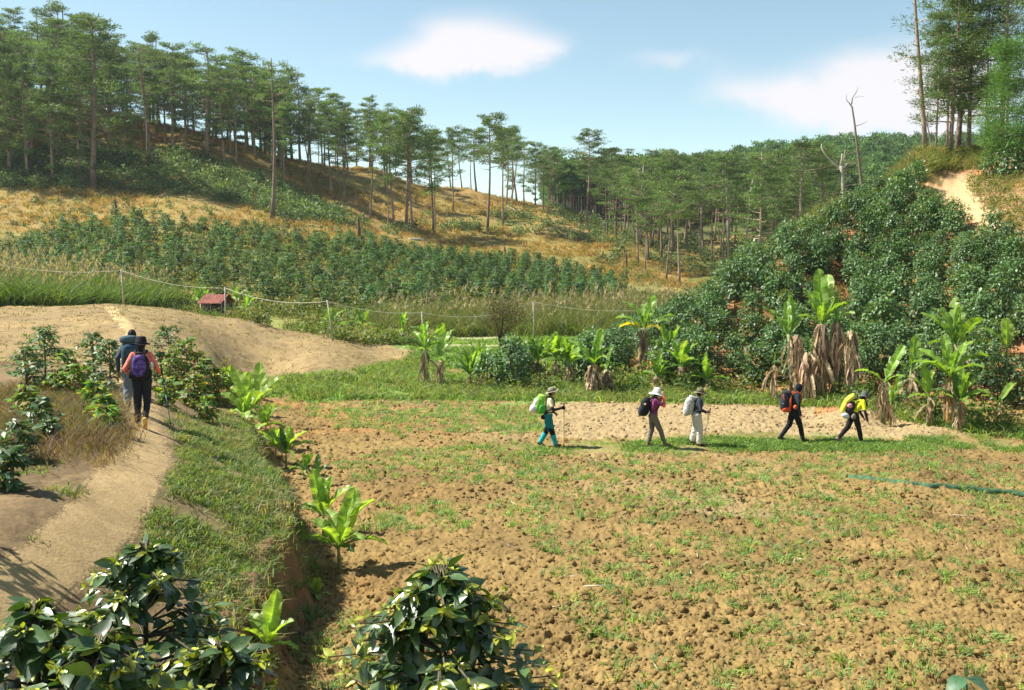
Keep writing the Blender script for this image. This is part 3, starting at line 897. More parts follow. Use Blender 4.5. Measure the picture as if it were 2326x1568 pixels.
for px, py, hp, lab in ((264, 490, 40, 'broken reddish tree stump standing in the golden grass of the left hill'), (816, 540, 48, 'dark leaning stump at the foot of the knoll above the plantation'), (1148, 592, 34, 'thin black stump in the grass right of the knoll shadow'), (1423, 606, 34, 'short leaning stump left of the right valley pines')):
    p = hit(px, py, 80)
    h = hp / FPX * p.y
    snag('tree_stump', [(0, 0, -.3), (0, .02, h * .4), (-.1, 0, h * .8), (-.14, 0, h)], [h * .085, h * .075, h * .06, h * .025], [], p, lab, 'tree stump', (.14, .085, .055))

for px, py, tp, ln, lab in ((1655, 608, 372, -12, 'tall pale leafless trunk in the right valley wood'), (1690, 600, 378, 22, 'pale dead trunk leaning right inside the right valley wood'), (1590, 590, 400, 4, 'bare grey dead trunk near the left side of the right valley wood'), (1455, 560, 372, 5, 'thin grey dead trunk above the valley saddle')):
    p = hit(px, py, 100)
    k_ = p.y / FPX
    h = (py - tp) * k_
    snag('dead_tree', [(0, 0, -.4), (ln * k_ * .3, 0, h * .4), (ln * k_ * .6, .1, h * .75), (ln * k_, 0, h)], [.2, .16, .11, .05],
         [([(ln * k_ * .6, 0, h * .74), (ln * k_ * .6 + .7, 0, h * .80), (ln * k_ * .6 + 1.1, 0, h * .86)], [.06, .04, .015]), ([(ln * k_ * .8, 0, h * .85), (ln * k_ * .8 - .6, 0, h * .93)], [.05, .015])], p, lab, 'dead tree', (.42, .36, .30))

# ------------------------------------------------------------------ far forest (stuff)
def far_forest():
    mb = MB()
    r = np.random.default_rng(88)
    protos = []
    for k in range(4):
        m = MB()
        for j in range(9):
            c0 = np.array([r.normal(0, 1.4), r.normal(0, 1.4), r.uniform(8, 13.5)])
            n = 44
            pos = c0 + rdir(n, r) * r.uniform(.3, 1.3, n)[:, None] * np.array([1.4, 1.4, .6])
            blades(m, pos, rdir(n, r, -.2, 1), rdir(n, r), .8, .36, NG * 1.1 * r.uniform(.75, 1.25) * (.8 + .4 * r.uniform(0, 1, n))[:, None])
        tube(m, [(0, 0, -1), (0, 0, 12)], [.2, .1], 4, (.15, .12, .09), cap=False)
        protos.append(m)
    n = 0
    for _ in range(9000):
        D = math.exp(r.uniform(math.log(235), math.log(470)))
        px = r.uniform(-100, 2600)
        if px < 1240 and D < 520:
            continue
        X = (px - CX) / FPX * D
        if r.uniform() > .6 + (px > 1240) * .4:
            continue
        mb.merge(protos[n % 4], xf((X, D, float(gz(X, D)) - .5), r.uniform(0, 6.28), r.uniform(.75, 1.2)), r.uniform(.75, 1.3))
        n += 1
        if n > 2300: break
    print('far trees', n)
    o = link('far_forest', mb.mesh('far_forest', mat('far_needles', (1, 1, 1), rough=.8, transl=.2, tcol=(1.3, 1.4, .8), spec=.1)))
    tag(o, 'dense green pine forest covering the far right ridge', 'forest', kind='stuff')
far_forest()
# ------------------------------------------------------------------ coffee bushes
CG = np.array((.082, .152, .050)); CY_ = np.array((.34, .36, .04)); CB = np.array((.22, .13, .05))
def coffee(seed, h=1.9, r=.95, levels=13, perl=4, leaf=.17, lw=.075, tip=.25, dry=.0, dens=8, stem=True, narrow=1.0, cone=False, cg=None):
    cg = CG if cg is None else np.asarray(cg)
    g = np.random.default_rng(seed)
    st, fo = MB(), MB()
    tube(st, [(0, 0, -.2), (.02, 0, h * .5), (0, .02, h * .95)], [.03, .022, .01], 5)
    P_, D_, S_, L_, C_ = [], [], [], [], []
    for lv in range(levels):
        f = lv / (levels - 1)
        z = h * (.12 + .85 * f)
        rad = r * narrow * (math.sin(math.pi * (.22 + .72 * f)) ** .7) * g.uniform(.8, 1.15)
        if cone:
            rad = r * ((1 - f) ** .68 * .93 + .07) * g.uniform(.8, 1.15)
            z = h * (.05 + .93 * f)
        for b in range(perl):
            a = g.uniform(0, 6.28)
            l = rad * g.uniform(.7, 1.2)
            p0 = np.array([0, 0, z])
            dr = np.array([math.cos(a), math.sin(a), 0])
            e = p0 + dr * l + np.array([0, 0, l * (.35 - .5 * (1 - f)) * g.uniform(.4, 1.2)])
            if stem:
                tube(st, [p0, (p0 + e) / 2 + np.array([0, 0, .05]), e], [.010, .007, .004], 3, cap=False)
            m = dens
            s = .25 + .75 * (np.arange(m) + g.uniform(0, 1, m)) / m
            pos = p0 + (e - p0) * s[:, None]
            side = np.array([-dr[1], dr[0], 0])
            sg = np.where(np.arange(m) % 2, 1, -1)[:, None]
            d = side * sg * .8 + dr * g.uniform(.2, .9, m)[:, None] + np.array([0, 0, 1]) * g.uniform(-.75, .35, m)[:, None] + g.normal(0, .25, (m, 3))
            P_.append(pos); D_.append(d)
            up = np.tile(np.array([0, 0, 1.0]), (m, 1)) + g.normal(0, .35, (m, 3)) + dr * .35
            S_.append(np.cross(d, up))
            isT = (s > .86) & (g.uniform(0, 1, m) < tip * 2.6) | (g.uniform(0, 1, m) < tip * .22)
            L_.append(leaf * g.uniform(.75, 1.2, m) * np.where(isT, .55, 1))
            cc = cg * g.uniform(.7, 1.45, (m, 1))
            cc = np.where(isT[:, None], CY_ * g.uniform(.6, 1.1, (m, 1)), cc)
            dd = g.uniform(0, 1, m) < dry
            cc = np.where(dd[:, None], CB * g.uniform(.6, 1.3, (m, 1)), cc)
            C_.append(cc)
            if cone:
                m2 = 5
                P_.append(np.tile(e, (m2, 1)) + g.normal(0, .012, (m2, 3)))
                D_.append(rdir(m2, g, .15, 1) + dr * .3); S_.append(rdir(m2, g)); L_.append(leaf * g.uniform(.2, .42, m2)); C_.append(CY_ * g.uniform(.7, 1.4, (m2, 1)))
    P_, D_, S_, L_, C_ = map(np.concatenate, (P_, D_, S_, L_, C_))
    return st, fo, (P_, D_, S_, L_, C_, lw / leaf)
def coffee_simple(seed, **k):
    st, fo, (P_, D_, S_, L_, C_, wr) = coffee(seed, **k)
    blades(fo, P_, D_, S_, L_, L_ * wr, C_, fold=.12, droop=.12)
    return st, fo
def two_mat(st, fo, m1, m2):
    mb = MB()
    mb.merge(fo)
    n0 = len(mb.qm)
    mb.merge(st)
    mb.qm[n0:] = [a * 0 + 1 for a in mb.qm[n0:]]
    mb.tm = [a * 0 + 1 for a in mb.tm]
    return mb, [m1, m2]
def bush_round(seed, h=1.9, r=.82, n=1150, leaf=.17, lw=.085, tip=.05, cg=None):
    g = np.random.default_rng(seed)
    cg = CG if cg is None else np.asarray(cg)
    st, fo = MB(), MB()
    tube(st, [(0, 0, -.2), (.02, 0, h * .5), (0, .02, h * .95)], [.035, .025, .01], 5)
    nl = 17
    lob = []
    for i in range(nl):
        f = i / (nl - 1)
        a = i * 2.4 + g.uniform(-.5, .5)
        rr = r * (math.sin(math.pi * min(1, .16 + .80 * f)) ** .7) * g.uniform(.35, .75)
        lob.append((math.cos(a) * rr, math.sin(a) * rr, h * (.14 + .78 * f), g.uniform(.26, .42)))
    lob = np.array(lob)
    k = g.integers(0, nl, n)
    dv = rdir(n, g, -.6, 1)
    c0 = lob[k, :3]
    pos = c0 + dv * lob[k, 3:4] * g.uniform(.55, 1.0, (n, 1)) * np.array([1, 1, .95])
    outv = unit(pos - np.array([0, 0, h * .4]) * 1.0)
    hang = unit(dv * .55 + outv * .35 + np.array([0, 0, -1.0]) * g.uniform(.15, 1.0, (n, 1)) + g.normal(0, .3, (n, 3)))
    up = unit(dv + outv * .4 + np.array([0, 0, .6]) + g.normal(0, .3, (n, 3)))
    isT = (g.uniform(0, 1, n) < tip) | ((dv[:, 2] > .75) & (g.uniform(0, 1, n) < tip * 4))
    L_ = leaf * g.uniform(.75, 1.25, n) * np.where(isT, .6, 1)
    cc = cg * g.uniform(.65, 1.45, (n, 1))
    cc = np.where(isT[:, None], CY_ * g.uniform(.7, 1.2, (n, 1)), cc)
    hang = np.where(isT[:, None], unit(dv + np.array([0, 0, .7])), hang)
    blades(fo, pos, hang, np.cross(hang, up), L_, L_ * lw / leaf, cc, fold=.10, droop=.05)
    for i in range(nl):
        tube(st, [(0, 0, lob[i, 2] * .9), tuple(lob[i, :3])], [.012, .005], 3, cap=False)
    return st, fo
HB = []
for i in range(7):
    st, fo = bush_round(200 + i, h=1.85 + .12 * (i % 3), r=.78 + .05 * (i % 2), tip=.02 + .05 * (i % 3 == 0) + (.16 if i == 6 else 0))
    mb, ms = two_mat(st, fo, M_COFFEE, M_STEM)
    HB.append(mb.mesh('coffee_bush', ms))
# rows across the right hillside
BARE_SPOTS = [(2105, 935, 1.2), (1690, 1085, 1.0), (2090, 1010, .9), (1780, 1160, .9)]
def hill_bushes():
    cnt = 0
    r = random.Random(12)
    rows = [38.2 + 1.5 * i for i in range(22)]
    for ri, D0 in enumerate(rows):
        items = []
        # row curves follow the foot of the slope
        xs = np.arange(-4, 40, 1.5)
        for x in xs:
            X = x + r.uniform(-.4, .4)
            Y = D0 + r.uniform(-.4, .4) - np.interp(X, [0, 8, 14, 18], [0, .8, 2.6, 5.0])
            Z = float(gz(X, Y))
            px, py = proj(X, Y, Z)
            if px > 2420 or px < 1180: continue
            if px > 2330 and ri % 2: continue
            # stay on the slope: above the foot line, under the ridge
            foot = np.interp(px, [1180, 1330, 1420, 1560, 1700, 1850, 2000, 2150, 2420], [872, 868, 862, 872, 890, 905, 925, 945, 950])
            top = np.interp(px, [1180, 1330, 1500, 1560, 1650, 1800, 1900, 2050, 2090, 2420], [862, 832, 765, 736, 666, 560, 505, 448, 446, 455])
            if py > foot or py < top: continue
            if px > 2110 and py < 560 and inpoly(np.array([px]), np.array([py]), [(2085, 370), (2230, 370), (2420, 400), (2420, 600), (2300, 610), (2235, 600), (2120, 480)])[0]: continue
            if px < 1500 and r.random() < .35: continue
            if r.random() < .05 + .35 * (float(vnoise(np.array(X * .33), np.array(Y * .33), 909)) >  .80): continue
            items.append((px, X, Y, Z))
        items.sort()
        for i, (px, X, Y, Z) in enumerate(items):
            me = HB[6] if (py > 830 and r.random() < .3) or r.random() < .05 else HB[r.randrange(6)]
            o = link('coffee_bush', me, loc=(X, Y, Z - .05))
            s = r.uniform(.78, 1.12)
            o.scale = (s * r.uniform(.95, 1.1), s, s * r.uniform(.8, 1.08))
            o.rotation_euler = (r.uniform(-.1, .1), r.uniform(-.1, .1), r.uniform(0, 6.28))
            who = ordinal[i + 1] + ' from the left' if i else 'leftmost'
            tag(o, f'coffee bush in the {ordinal[ri + 1]} row up the right hillside, {who}', 'coffee bush', 'coffee bushes on the right hillside')
            cnt += 1
    print('hill bushes', cnt)
hill_bushes()
# bushes by the trail at the right edge
for px, py, s, lab in ((2262, 400, 1.1, 'rounded coffee bush above the sandy trail'), (2300, 400, 1.3, 'big coffee bush on the bank right of the sandy trail'), (2265, 350, 1.2, 'coffee bush on the bank below the bright green pine'),
                       (2175, 535, .9, 'coffee bush on the left side of the sandy trail, near its lower bend'), (2128, 510, .9, 'coffee bush directly left of the sandy trail at mid height'), (2235, 600, .9, 'coffee bush at the lower end of the sandy trail'), (2290, 600, 1.0, 'coffee bush below the trail at the right edge'), (2310, 365, 1.3, 'uppermost coffee bush at the right edge under the pines'),
                       (1160, 884, 1.05, 'dark coffee bush under the dry shrub, leftmost bush at the foot of the hillside'), (1108, 878, .75, 'small coffee bush beside the lone banana on the verge'), (1345, 868, 1.15, 'round coffee bush rising behind the stout dead-skirted banana'), (1185, 868, 1.0, 'coffee bush just right of the dark one under the dry shrub'),
                       (1390, 866, 1.1, 'coffee bush right of the round one behind the stout banana'), (1300, 862, .9, 'coffee bush behind the banana row, left of the round one'), (2080, 432, .9, 'coffee bush at the top of the slope, left of the trail head'), (2040, 440, .8, 'second highest coffee bush on the right slope, on the ridge line')):
    p = hit(px, py, 35, 85)
    o = link('coffee_bush', HB[int(px) % 6], loc=(p.x, p.y, p.z - .1))
    o.scale = (s, s, s)
    o.rotation_euler = (0, 0, px)
    tag(o, lab, 'coffee bush', 'coffee bushes on the right hillside')

# curved, glossy leaves for plants close to the lens
def rich_leaves(mb, P_, D_, S_, L_, C_, wr, r):
    n = len(P_)
    d = unit(D_); s = unit(S_ - d * np.sum(S_ * d, 1, keepdims=True)); up = np.cross(s, d)
    up *= np.where(up[:, 2:3] < 0, -1, 1)
    ts = np.array([0, .14, .32, .52, .72, .88, 1.0]); ws = np.array([.03, .55, .95, 1.0, .72, .34, .02])
    curl = r.uniform(.15, .55, n)[:, None]
    V = []
    for t, w_ in zip(ts, ws):
        c0 = P_ + d * (L_[:, None] * t * (1 - .12 * curl * t)) - up * (L_[:, None] * curl * t * t * .5)
        wav = 1 + r.normal(0, .018, (n, 1))
        hw = L_[:, None] * wr * .5 * w_ * wav
        lift = hw * (.28 + .12 * math.sin(t * 25)) 
        V += [c0 - s * hw + up * lift, c0, c0 + s * hw + up * lift]
    V = np.stack(V, 1).reshape(-1, 3)
    m = len(ts) * 3
    base = np.arange(n)[:, None] * m
    q = []
    for i in range(len(ts) - 1):
        a = i * 3
        q += [(a, a + 1, a + 4, a + 3), (a + 1, a + 2, a + 5, a + 4)]
    q = np.array(q).reshape(1, -1)
    mb.add(V, (base + q).reshape(-1, 4), None, np.repeat(C_, m, 0))
def rich_coffee(loc, seed, label, group=None, name='coffee_bush', cat='coffee bush', **k):
    st, fo, (P_, D_, S_, L_, C_, wr) = coffee(seed, **k)
    r = np.random.default_rng(seed + 5)
    rich_leaves(fo, P_, D_, S_, L_, C_, wr, r)
    o = thing(name, loc, seed * .7, 1, label, cat, group)
    link('stem', st.mesh('stem', M_STEM, True), o)
    link('foliage', fo.mesh('foliage', M_COFFEE_N, True), o)
    return o
M_COFFEE_N = mat('coffee_leaf_near', (1, 1, 1), rough=.36, transl=.14, tcol=(1.8, 2.0, .4), spec=.75, nscale=9, namt=.2)
def near_loc(px, D, ztop_py, h):
    d = ray(px, ztop_py)
    return (d[0] * D, D, CAMZ + d[2] * D - h)
g_near = 'large coffee bushes at the bottom of the photo'
rich_coffee(near_loc(330, 5.7, 1238, 2.0), 301, 'big glossy coffee bush with a tall pointed tip at the lower left, beside the path', g_near, h=2.0, r=1.1, levels=23, perl=6, leaf=.132, lw=.054, dens=14, tip=.32, cone=True, cg=(.050, .092, .024))
rich_coffee(near_loc(80, 5.0, 1375, 1.8), 302, 'coffee bush cut off by the lower left corner of the photo', g_near, h=1.8, r=.85, levels=18, perl=6, leaf=.155, lw=.075, dens=9, tip=.22, cone=True, cg=(.048, .088, .024))
rich_coffee(near_loc(1000, 4.9, 1300, 1.75), 303, 'broad glossy coffee bush at the bottom centre, in front of the tilled field', g_near, h=1.75, r=1.05, levels=23, perl=8, leaf=.130, lw=.053, dens=14, tip=.32, cone=True, cg=(.050, .092, .024))
rich_coffee(near_loc(500, 5.2, 1470, 1.6), 304, 'low dark coffee bush along the bottom edge, below the small banana seedling', g_near, h=1.6, r=.85, levels=17, perl=7, leaf=.15, lw=.07, dens=9, tip=.25, cone=True, cg=(.048, .088, .024))
rich_coffee(near_loc(230, 4.6, 1455, 1.6), 305, 'low coffee bush between the two lower left bushes, at the bottom edge', g_near, h=1.6, r=.85, levels=17, perl=7, leaf=.15, lw=.07, dens=9, tip=.25, cone=True, cg=(.048, .088, .024))
# a bush beyond the left edge of the picture: its shadow falls across the path
rich_coffee((-6.35, 9.9, 2.15), 306, 'coffee bush just outside the left edge, shading the corner of the path', g_near, h=2.1, r=.8, levels=10, perl=5, leaf=.17, lw=.08, dens=7, tip=.2)
# seedling with two broad leaves, lower right corner
def two_leaf():
    p = near_loc(2195, 5.6, 1540, .0)
    o = thing('seedling', (p[0], p[1], p[2] - .5), 0, 1, 'small plant with two broad dark leaves at the lower right corner', 'seedling')
    st, fo = MB(), MB()
    tube(st, [(0, 0, 0), (.02, 0, .3), (0, 0, .5)], [.008, .006, .004], 5)
    r = np.random.default_rng(5)
    P_ = np.array([(0, 0, .5), (0, 0, .5), (0, 0, .42), (0, 0, .5)])
    D_ = np.array([(.8, -.25, -.35), (-.7, -.3, -.2), (.1, .8, .3), (-.05, .1, 1.0)])
    S_ = np.array([(.3, 1, .25), (-.3, 1, .2), (1, 0, 0), (1, .3, 0)])
    rich_leaves(fo, P_, D_, S_, np.array([.19, .17, .1, .06]), np.array([(.07, .15, .06), (.06, .14, .06), (.05, .1, .03), (.1, .16, .03)]), .62, r)
    link('stem', st.mesh('stem', M_STEM, True), o)
    link('foliage', fo.mesh('foliage', M_COFFEE_N, True), o)
two_leaf()

# shrubs of the band on the left, beside the path
left = [(103, 885, 745, 0, .9), (60, 900, 790, 0, .8), (155, 880, 800, 1, .8), (213, 875, 758, 0, .7), (250, 885, 775, 0, .8), (180, 905, 830, 1, .9), (215, 935, 870, 1, .7), (240, 985, 925, 1, .6), (235, 960, 900, 1, .6),
        (65, 960, 880, 1, .8), (95, 985, 905, 0, .8), (45, 1050, 960, 0, .8), (110, 1010, 955, 0, .7), (385, 885, 742, 0, .75), (365, 890, 800, 0, .7), (425, 900, 770, 1, 1.0), (400, 905, 815, 1, .9), (450, 905, 800, 2, 1.0), (470, 915, 815, 1, .9), (440, 925, 850, 2, .8), (495, 920, 840, 2, .8), (515, 910, 850, 2, .8), (548, 905, 855, 2, .8), (380, 925, 860, 1, .8), (470, 960, 900, 1, .6), (25, 1110, 1020, 0, .7), (130, 905, 850, 1, .8), (575, 900, 862, 2, .7)]
LL = ['dark coffee shrub', 'yellow-green coffee shrub', 'sprawling yellowish coffee shrub']
who_l = {}
for i, (px, py, top, kd, rr) in enumerate(left):
    p = hit(px, py, 12, 50)
    h = (py - top) / FPX * p.y
    st, fo = coffee_simple(400 + i, h=h, r=h * .42 * rr + .12, levels=max(6, int(h * 8)), perl=6 if kd == 0 else 5, leaf=.15 if kd == 0 else .19, lw=.07 if kd == 0 else .09, tip=(.12, .75, .85)[kd], dry=(0.02, .14, .2)[kd], dens=8)
    if kd:
        for a in fo.c:
            a *= np.array([1.5, 1.45, 1.0])
    o = thing('coffee_shrub', p, 0, 1, None, 'coffee shrub', 'coffee shrubs beside the path')
    link('stem', st.mesh('stem', M_STEM, True), o)
    link('foliage', fo.mesh('foliage', M_COFFEE if kd == 0 else M_LEAF), o)
    side = 'left of the walkers' if px < 290 else 'right of the walkers'
    who_l.setdefault((side, kd), []).append((px, o))
for (side, kd), lst in who_l.items():
    lst.sort(key=lambda t: t[0])
    for i, (px, o) in enumerate(lst):
        o['label'] = f'{LL[kd]} {side}, ' + (ordinal[i + 1] + ' of its sort from the left' if i else 'leftmost of its sort')

# dark dry shrub by the fence
def dry_shrub():
    p = hit(1137, 790, 38, 70)
    s = p.y / FPX
    o = thing('dry_shrub', p, 0, 1, 'dark brownish twiggy shrub rising behind the bananas, between two fence posts', 'shrub')
    st, fo = MB(), MB()
    r = np.random.default_rng(9)
    h = 98 * s
    for i in range(16):
        a = r.uniform(0, 6.28)
        e = np.array([math.cos(a) * r.uniform(.2, 1.15), math.sin(a) * r.uniform(.2, 1.0), h * r.uniform(.55, 1)])
        tube(st, [(0, 0, -.1), e * np.array([.25, .25, .45]), e], [.04, .025, .008], 4, (.6, .5, .5))
        n = 150
        pos = e + r.normal(0, .33, (n, 3)) * np.array([1.1, 1, 1])
        blades(fo, pos, rdir(n, r), rdir(n, r), .12, .055, np.array((.06, .065, .025)) * r.uniform(.6, 1.9, (n, 1)) * np.where(r.uniform(0, 1, (n, 1)) < .4, np.array([[1.7, 1, .8]]), 1))
    link('stem', st.mesh('stem', M_STEM), o)
    link('foliage', fo.mesh('foliage', M_LEAF), o)
dry_shrub()

# ------------------------------------------------------------------ plantation on the left slope (stuff) and shrubs on the hill (stuff)
def sample_poly(n, poly, dr, seed, k=1.0):
    r = np.random.default_rng(seed)
    P0 = np.array(poly)
    m = int(n * 30)
    D = np.exp(r.uniform(math.log(dr[0]), math.log(dr[1]), m))
    px = r.uniform(P0[:, 0].min(), P0[:, 0].max(), m)
    # constant density over the ground, not over the picture
    keep = r.uniform(0, 1, m) < (D / dr[1]) ** 2
    D, px = D[keep], px[keep]
    X = (px - CX) / FPX * D
    Z = gz(X, D)
    qx, qy = proj(X, D, Z)
    ok = inpoly(qx, qy, poly)
    X, D, Z = X[ok][:n], D[ok][:n], Z[ok][:n]
    return X, D, Z
Z_PLANT = [(-60, 590), (30, 560), (130, 520), (250, 500), (500, 522), (800, 553), (1000, 585), (1200, 598), (1330, 625), (1420, 655), (1400, 690), (1250, 695), (1000, 700), (750, 705), (560, 690), (350, 660), (-60, 628)]
def plantation():
    mb = MB()
    r = np.random.default_rng(31)
    protos = []
    for i in range(5):
        st, fo = coffee_simple(700 + i, h=2.1, r=.66, levels=10, perl=5, leaf=.24, lw=.13, tip=.16, dens=6, stem=False)
        for a in fo.c: a *= np.array([.72, .82, 1.0])
        protos.append(fo)
    weeds = []
    n = 0
    for x in np.arange(-84, 32, 1.75):
        for y in np.arange(76, 135, 1.35):
            X = x + (y - 100) * .06 + r.normal(0, .25); Y = y + r.normal(0, .5)
            Z = float(gz(X, Y))
            px, py = proj(X, Y, Z)
            if not inpoly(np.array([px]), np.array([py]), Z_PLANT)[0]: continue
            if r.uniform() < .22: continue
            mb.merge(protos[r.integers(5)], xf((X, Y, Z), r.uniform(0, 6.28), r.uniform(.75, 1.25) , r.uniform(.5, 1.0)), r.uniform(.7, 1.45) * np.array([r.uniform(.9, 1.35), 1, 1]))
            n += 1
    print('plantation', n, mb.n)
    o = link('coffee_plantation', mb.mesh('coffee_plantation', M_LEAF))
    tag(o, 'rows of dark green coffee bushes on the lower left slope', 'plantation', kind='stuff')
plantation()
def tuft_proto(seed, n, h, w, spread, c, bend=.4, cvar=.4):
    r = np.random.default_rng(seed)
    m = MB()
    pos = np.stack([r.normal(0, spread, n), r.normal(0, spread, n), np.full(n, -.03)], 1)
    d = rdir(n, r, .35, 1.0); d[:, 2] += .4
    strips(m, pos, d, rdir(n, r, -.2, .2), h * r.uniform(.5, 1.1, n), w, np.asarray(c) * r.uniform(1 - cvar, 1 + cvar, (n, 1)), bend)
    return m
def scatter(name, protos, pts, srange, label, cat, mt, seed, tint=.25, sz=1.0, parent=None):
    r = np.random.default_rng(seed)
    mb = MB()
    for X, Y, Z in zip(*pts):
        s = r.uniform(*srange)
        mb.merge(protos[r.integers(len(protos))], xf((X, Y, Z), r.uniform(0, 6.28), s, s * sz * r.uniform(.8, 1.2)), r.uniform(1 - tint, 1 + tint))
    o = link(name, mb.mesh(name, mt))
    print(name, mb.n)
    tag(o, label, cat, kind='stuff')
    return o
def leafball(seed, n, rad, h, leaf, c, var=.4):
    r = np.random.default_rng(seed)
    m = MB()
    pos = rdir(n, r, -.1, 1) * (r.uniform(.2, 1, n) ** .5)[:, None] * np.array([rad, rad, h])
    blades(m, pos, rdir(n, r, -.3, 1), rdir(n, r), leaf * r.uniform(.6, 1.3, n), leaf * .5, np.asarray(c) * r.uniform(1 - var, 1 + var, (n, 1)), .1, .1)
    return m
# low green weeds between and below the rows
pts = sample_poly(2600, [(-60, 630), (560, 690), (750, 700), (1000, 695), (1400, 680), (1560, 640), (1560, 700), (1480, 745), (1000, 760), (760, 745), (560, 712), (350, 690), (-60, 690)], (62, 110), 41)
scatter('valley_weeds', [leafball(50 + i, 34, .8, .9, .26, c) for i, c in enumerate(((.11, .15, .03), (.15, .17, .035), (.08, .13, .03), (.2, .19, .06)))], pts, (.5, 1.25), 'mixed yellow-green weeds on the valley floor below the plantation', 'weeds', M_LEAF, 42)
pts = sample_poly(3400, Z_PLANT, (75, 135), 43)
scatter('plantation_weeds', [leafball(60 + i, 26, .7, .55, .3, c) for i, c in enumerate(((.12, .16, .035), (.17, .17, .03), (.2, .16, .05)))], pts, (.5, 1.2), 'yellow-green weeds growing between the coffee rows', 'weeds', M_LEAF, 44)
pts = sample_poly(1500, [(520, 722), (690, 756), (830, 785), (1000, 785), (1000, 745), (760, 735), (560, 700)], (46, 75), 141)
scatter('valley_bank_weeds', [leafball(150 + i, 34, .6, .55, .2, c) for i, c in enumerate(((.13, .18, .035), (.19, .20, .045), (.09, .15, .03), (.24, .21, .09)))], pts, (.5, 1.25), 'rough green weeds on the valley bank behind the bare rise', 'weeds', M_LEAF, 142)
# blue-green shrubs in a band down the left hill
Z_SHRUB = [(-60, 335), (60, 340), (240, 330), (330, 345), (430, 350), (560, 400), (650, 430), (720, 465), (800, 495), (830, 515), (760, 510), (640, 500), (560, 470), (450, 455), (330, 440), (200, 425), (100, 430), (-60, 440)]
pts = sample_poly(820, Z_SHRUB, (112, 165), 45)
SB = [leafball(70 + i, 90, 1.25, 1.5, .42, c) for i, c in enumerate(((.12, .17, .07), (.10, .15, .065), (.15, .19, .08), (.08, .13, .05)))]
scatter('hill_shrubs', SB, pts, (.5, 1.25), 'band of grey-green shrubs running down the left hill under the pines', 'shrubbery', M_LEAF, 46)
pts = sample_poly(420, [(-60, 440), (250, 445), (700, 490), (1000, 570), (1400, 600), (1560, 660), (1400, 650), (1000, 590), (500, 530), (200, 520), (-60, 580)], (100, 160), 47)
scatter('hill_saplings', [leafball(80 + i, 40, .55, .8, .28, c) for i, c in enumerate(((.08, .13, .04), (.11, .15, .05)))], pts, (.4, 1.2), 'scattered green saplings in the dry grass of the left hill', 'shrubbery', M_LEAF, 48)
pts = sample_poly(260, [(1180, 470), (1300, 470), (1420, 510), (1480, 560), (1400, 570), (1240, 540), (1060, 530), (860, 540), (860, 520), (1050, 500)], (140, 210), 49)
scatter('knoll_shrubs', SB, pts, (.5, 1.2), 'dark shrubs scattered over the knoll and the saddle behind it', 'shrubbery', M_LEAF, 50)
pts = sample_poly(300, [(1310, 600), (1560, 540), (1720, 560), (1900, 470), (1900, 620), (1620, 640), (1400, 600)], (120, 230), 51)
scatter('wood_shrubs', SB, pts, (.5, 1.3), 'undergrowth beneath the right valley pines', 'shrubbery', M_LEAF, 52)
# dry grass
dry = [tuft_proto(90 + i, 16, .85, .07, .3, c, .35) for i, c in enumerate(((.34, .22, .07), (.27, .19, .06), (.38, .26, .10), (.20, .18, .05), (.30, .17, .06)))]
pts = sample_poly(15000, [(-60, 150), (150, 215), (430, 290), (700, 360), (1050, 415), (1280, 470), (1560, 560), (1640, 660), (1400, 650), (1200, 602), (1000, 590), (800, 556), (500, 528), (250, 515), (50, 590), (-60, 600)], (95, 215), 53)
scatter('dry_hill_grass', dry, pts, (.5, 1.15), 'golden dry grass covering the left hill and the knoll', 'grass', M_GRASS, 54)
# pine-wood and right-ridge grass
pts = sample_poly(2600, [(1560, 640), (1700, 545), (1850, 460), (1960, 425), (2060, 375), (2110, 340), (2230, 320), (2240, 385), (2120, 390), (2040, 440), (1900, 500), (1800, 560), (1700, 640), (1600, 700)], (44, 76), 55)
scatter('ridge_grass', [tuft_proto(110 + i, 22, 1.0, .035, .22, c, .4) for i, c in enumerate(((.24, .21, .07), (.17, .21, .055), (.12, .18, .045), (.28, .24, .10)))], pts, (.4, 1.2), 'tall yellowing grass along the right ridge and round the trail head', 'grass', M_GRASS, 56)
pts = sample_poly(260, [(2190, 400), (2340, 390), (2340, 540), (2270, 520), (2215, 440)], (50, 72), 143)
scatter('trail_bank_weeds', [tuft_proto(115, 22, .5, .03, .25, (.22, .19, .07), .4), leafball(156, 30, .4, .35, .14, (.12, .16, .04))], pts, (.5, 1.3), 'sparse dry weeds on the brown bank right of the trail', 'weeds', M_GRASS, 144)
# reeds with pale plumes
def reed(seed, c, plume):
    r = np.random.default_rng(seed)
    m = tuft_proto(seed, 26, 2.2, .05, .35, c, .25)
    n = plume
    if n:
        b = np.stack([r.normal(0, .45, n), r.normal(0, .45, n), r.uniform(2.0, 2.7, n)], 1)
        for q in b:
            k = 7
            blades(m, np.repeat(q[None], k, 0) - np.array([0, 0, 1]) * r.uniform(0, .35, (k, 1)), rdir(k, r, .3, 1) + np.array([.4, 0, .5]), rdir(k, r), .3, .08, np.array((.38, .31, .22)) * r.uniform(.8, 1.15))
    return m
pts = sample_poly(1500, [(-60, 640), (150, 645), (350, 668), (400, 690), (350, 700), (-60, 700)], (59, 90), 57)
scatter('reeds', [reed(120 + i, c, pl) for i, (c, pl) in enumerate((((.10, .17, .035), 0), ((.13, .20, .04), 1), ((.09, .15, .03), 0), ((.15, .2, .05), 1)))], pts, (.7, 1.15), 'tall reeds with pale plumes behind the bare rise on the left', 'reeds', M_GRASS, 58)
pts = sample_poly(2100, [(860, 725), (1100, 720), (1500, 700), (1620, 690), (1600, 750), (1340, 768), (1120, 765), (860, 765)], (62, 95), 59)
